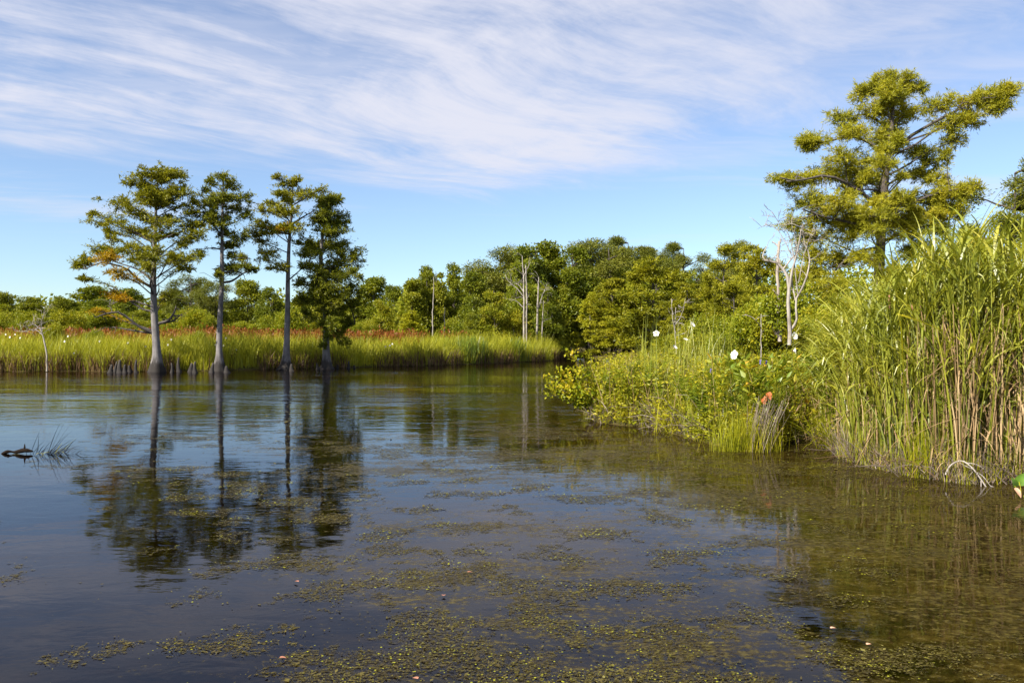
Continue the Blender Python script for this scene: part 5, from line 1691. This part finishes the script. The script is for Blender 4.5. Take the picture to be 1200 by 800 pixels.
tuft('sedge_tuft', 'fine green sedge tuft with pinkish dry stalks standing in water at the marsh point', 872, 14.55, 560, (0.25, 0.85), (0.004, 0.010), 'sedge', (0.32, 0.10), 91, (0, 0.3), (0, 0.7), (90, 'greybrown', (0.7, 1.15), 0.3))
tuft('grass_clump', 'yellow arching grass clump in the notch left of the tall reeds', 976, 14.9, 70, (0.7, 1.25), (0.010, 0.018), 'sedge', (0.12, 0.12), 92, (0.3, 1.0), (0.4, 1.6), None, yaw=3.3)
tuft('grass_clump', 'small bright green grass clump at the water below the middle of the tall reeds', 1075, 11.75, 45, (0.5, 1.1), (0.010, 0.018), 'sedge', (0.10, 0.05), 93, (0, 0.35), (0, 0.9))
tuft('grass_clump', 'bent blades and stems at the front right of the marsh point shrubs', 790, 17.4, 60, (0.7, 1.3), (0.010, 0.02), 'sedge', (0.35, 0.15), 94, (0.2, 0.8), (0.4, 1.5))

# the floating snag with a grass tuft, left
D0 = 14.2
rng0 = np.random.default_rng(95)
lg_scale = 1.35
lg = thing('floating_log', 'dark waterlogged stick floating at the left, beside the half-sunk grass tuft', 'log', (PX(21, D0), D0, 0.0))
mb = MB()
tube(mb, poly_curve([(-0.22, 0, 0.0), (-0.12, 0, 0.03), (-0.04, 0.01, 0.02), (0.08, 0, 0.045), (0.2, 0, 0.03)], 14), [0.006, 0.018, 0.024, 0.022, 0.014, 0.012, 0.016, 0.024, 0.026, 0.030, 0.027, 0.026, 0.018, 0.008], 8)
mb.build('log', M['mudlog'], lg, smooth=True)
lg.scale = (lg_scale, lg_scale, lg_scale)
mb = MB()
tube(mb, np.array([(0.09, 0, 0.03), (0.088, 0, 0.08), (0.09, 0, 0.13)]), [0.018, 0.012, 0.004], 5)
mb.build('stub', M['mudlog'], lg, smooth=True)
gt = thing('sunken_grass_tuft', 'half-sunk tuft of dark grass blades floating at the left beside the stick', 'grass tuft', (PX(58, D0), D0, 0.0))
gt.scale = (1.3, 1.3, 1.3)
mb = MB()
n = 70
b = np.column_stack([rng0.normal(0.05, 0.14, n), rng0.normal(0, 0.06, n), np.full(n, -0.03)])
blades(mb, b, rng0.uniform(0.2, 0.42, n), rng0.uniform(0.006, 0.012, n), rng0.normal(0.1, 0.5, n), rng0.uniform(0.5, 1.0, n), rng0.uniform(0.3, 1.3, n), rng0, 6, p=1.0)
b = np.array([(-0.27, 0, -0.03), (-0.26, 0.02, -0.03), (-0.16, 0, -0.03), (-0.02, 0, 0), (0.0, 0, 0), (0.02, 0.02, 0), (0.03, 0, 0), (0.05, 0, 0)], float)
blades(mb, b, np.array([0.40, 0.26, 0.30, 0.44, 0.55, 0.5, 0.42, 0.48]), 0.008, np.array([0, 0, 0, 0, 0, 0, 0, 0.0]), np.array([0.35, 0.6, 0.02, 0.3, 0.42, 0.5, 0.62, 0.75]), np.array([0.1, 0.3, 0.1, 0.2, 0.1, 0.2, 0.3, 1.2]), rng0, 6)
mb.build('blades', M['mudlog'], gt)
mb = MB()
n = 10
b = np.column_stack([rng0.normal(0.05, 0.08, n), rng0.normal(0, 0.04, n), np.full(n, 0.0)])
blades(mb, b, rng0.uniform(0.15, 0.3, n), 0.010, rng0.normal(0.0, 0.7, n), rng0.uniform(0.5, 1.1, n), rng0.uniform(0.3, 1.3, n), rng0, 5, p=1.0)
mb.build('yellow_blades', M['sedge'], gt)


# ------------------------------------------------------------------ floating weed
def weed_field(x, y):
    m1 = snoise(x * 0.6, y * 1.2, 201, 1.5)
    m2 = snoise(x * 0.75, y * 1.4, 202, 6.0)
    zone = np.clip((x + 0.40 * y + 1.0) / 2.2, -1.3, 0.5) * 0.5 - np.clip((y - 17) / 8, 0, 1.5) * 0.7
    return m1 * 0.6 + m2 * 0.75 + zone


def weed_material():
    m, t = new_mat('weed_mat')
    out = t.n('ShaderNodeOutputMaterial')
    geo = t.n('ShaderNodeNewGeometry')
    pos = geo.outputs['Position']
    a = t.noise(pos, 55.0, 4.0, 0.7)
    b = t.noise(pos, 5.0, 3.0, 0.6)
    c = t.ramp(t.math('ADD', t.math('MULTIPLY', a, 0.65), t.math('MULTIPLY', b, 0.35)), [(0.36, (0.010, 0.007, 0.002)), (0.48, (0.040, 0.030, 0.005)), (0.57, (0.084, 0.068, 0.009)), (0.68, (0.17, 0.15, 0.018))])
    p = t.n('ShaderNodeBsdfPrincipled')
    t.l(c, p.inputs['Base Color'])
    p.inputs['Roughness'].default_value = 0.55
    p.inputs['Specular IOR Level'].default_value = 0.2
    bp = t.n('ShaderNodeBump')
    bp.inputs['Strength'].default_value = 0.8
    bp.inputs['Distance'].default_value = 0.012
    t.l(a, bp.inputs['Height'])
    t.l(bp.outputs[0], p.inputs['Normal'])
    # wet gaps between the strands let the water show
    hole = t.sstep(t.noise(t.mapping(pos, scale=(1.0, 1.6, 1)), 24.0, 5.0, 0.75), 0.47, 0.60)
    tr = t.n('ShaderNodeBsdfTransparent')
    t.l(t.mixsh(hole, tr.outputs[0], p.outputs[0]), out.inputs[0])
    return m


def weed_mats():
    rng = np.random.default_rng(103)
    mb = MB()
    for (y0, y1, x0, x1, h) in [(3.6, 9.0, -6, 8, 0.032), (9.0, 17.0, -9, 10, 0.06), (17.0, 27.0, -12, 6, 0.12)]:
        xs = np.arange(x0, x1, h)
        ys_ = np.arange(y0, y1 + h * 0.5, h)
        X, Y = np.meshgrid(xs, ys_)
        fx = weed_field(X, Y) + 0.34 * snoise(X, Y * 1.4, 205, 22.0) + 0.22 * snoise(X, Y * 1.3, 206, 60.0) + rng.normal(0, 0.20, X.shape)
        jx = X + rng.normal(0, h * 0.22, X.shape)
        jy = Y + rng.normal(0, h * 0.22, X.shape)
        Z = 0.0025 + 0.0035 * rng.random(X.shape)
        nx = len(xs)
        i = np.arange(len(ys_) - 1)[:, None] * nx + np.arange(nx - 1)[None, :]
        q = np.stack([i, i + 1, i + 1 + nx, i + nx], -1).reshape(-1, 4)
        ff = fx.ravel()
        keep = (ff[q].mean(1) > 0.52)
        q = q[keep]
        cen = np.stack([jx.ravel(), jy.ravel()], -1)[q].mean(1)
        q = q[pond_sd(cen[:, 0], cen[:, 1]) < -0.05]
        used, inv = np.unique(q, return_inverse=True)
        V = np.stack([jx.ravel(), jy.ravel(), Z.ravel()], -1)[used]
        mb.add(V, inv.reshape(-1, 4))
    o = mb.build('weed_mats', weed_material())
    tag(o, 'ragged olive mats of weed lying on the pond surface', 'water weed', kind='stuff')


def floating():
    weed_mats()
    rng = np.random.default_rng(101)
    N = 480000
    y = 4.0 + 26 * rng.random(N) ** 1.7
    x = rng.uniform(-0.78, 0.85, N) * y
    s = weed_field(x, y)
    stray = (rng.random(N) < 0.016) & (x + 0.36 * y > 0.6)
    ok = ((s > 0.62 + rng.normal(0, 0.26, N)) & (rng.random(N) < 0.6) | stray) & (pond_sd(x, y) < -0.05)
    x, y, s = x[ok], y[ok], s[ok]
    n = len(x)
    size = rng.lognormal(math.log(0.009), 0.45, n) * np.clip(y / 9, 0.8, 2.0)
    mb = MB()
    c = np.column_stack([x, y, rng.uniform(0.005, 0.011, n)])
    a = rng.uniform(0, 6.28, n)
    d = np.column_stack([np.cos(a), np.sin(a), rng.normal(0, 0.10, n)])
    sd = np.column_stack([-np.sin(a), np.cos(a), rng.normal(0, 0.10, n)])
    asp = rng.uniform(0.15, 0.6, n)[:, None]
    v = np.stack([c - d * size[:, None], c + sd * size[:, None] * asp, c + d * size[:, None], c - sd * size[:, None] * asp], 1)
    mb.add(v.reshape(-1, 3), np.arange(n * 4).reshape(-1, 4))
    o = mb.build('floating_weed', M['weed'])
    tag(o, 'olive brown weed floating in broken mats on the pond', 'water weed', kind='stuff')
    # duckweed: bright specks gathered in little groups
    mb = MB()
    k = 1500
    cy = 4.3 + 12 * rng.random(k) ** 1.4
    cx = rng.uniform(-0.5, 0.55, k) * cy
    w = weed_field(cx, cy)
    g = w > 0.45
    cx, cy = cx[g], cy[g]
    reps = rng.integers(2, 16, len(cx))
    x = np.repeat(cx, reps) + rng.normal(0, 0.09, reps.sum())
    y = np.repeat(cy, reps) + rng.normal(0, 0.07, reps.sum())
    n = len(x)
    r = rng.uniform(0.004, 0.010, n) * np.clip(y / 7, 0.8, 1.5)
    th = np.linspace(0, 2 * np.pi, 6, endpoint=False)
    ring = np.stack([np.cos(th), np.sin(th), 0 * th], -1)
    v = np.column_stack([x, y, rng.uniform(0.011, 0.015, n)])[:, None, :] + ring[None] * r[:, None, None]
    base = np.arange(n)[:, None] * 6
    q = np.concatenate([base + np.array([[0, 1, 2, 3]]), base + np.array([[0, 3, 4, 5]])])
    mb.add(v.reshape(-1, 3), q)
    o = mb.build('duckweed', M['duck'])
    tag(o, 'bright yellow-green duckweed specks scattered on the pond', 'duckweed', kind='stuff')
    # single fallen leaves
    for lb, px, py, a in [('red-brown fallen leaf floating near the bottom centre of the pond', 332, 773, 0.1), ('upright pinkish fallen leaf stuck in weed, lower centre', 520, 699, 1.5), ('coral red fallen leaf floating at the middle of the weed', 551, 672, 0.2),
                          ('reddish fallen leaf lying in the weed left of centre', 347, 683, 2.8), ('red-brown fallen leaf at the bottom edge right of centre', 486, 797, 2.5), ('pale curled leaf floating on the right half of the weed', 1019, 757, 0.4), ('pale leaf floating at the lower right middle', 977, 738, 0.2)]:
        D = CH * F / (py - 400)
        mb = MB()
        L = 0.036
        d = np.array([math.cos(a), math.sin(a), 0.0])
        heart_leaf(mb, -d * L * 0.4, d, np.array([0, 0, 1.0]), L)
        o = mb.build('fallen_leaf', M['pink'] if 'p' == lb[0] else M['stemr'], loc=(PX(px, D), D, 0.016))
        o.scale = (1.0, 0.8, 1.0)
        tag(o, lb, 'leaf')


floating()
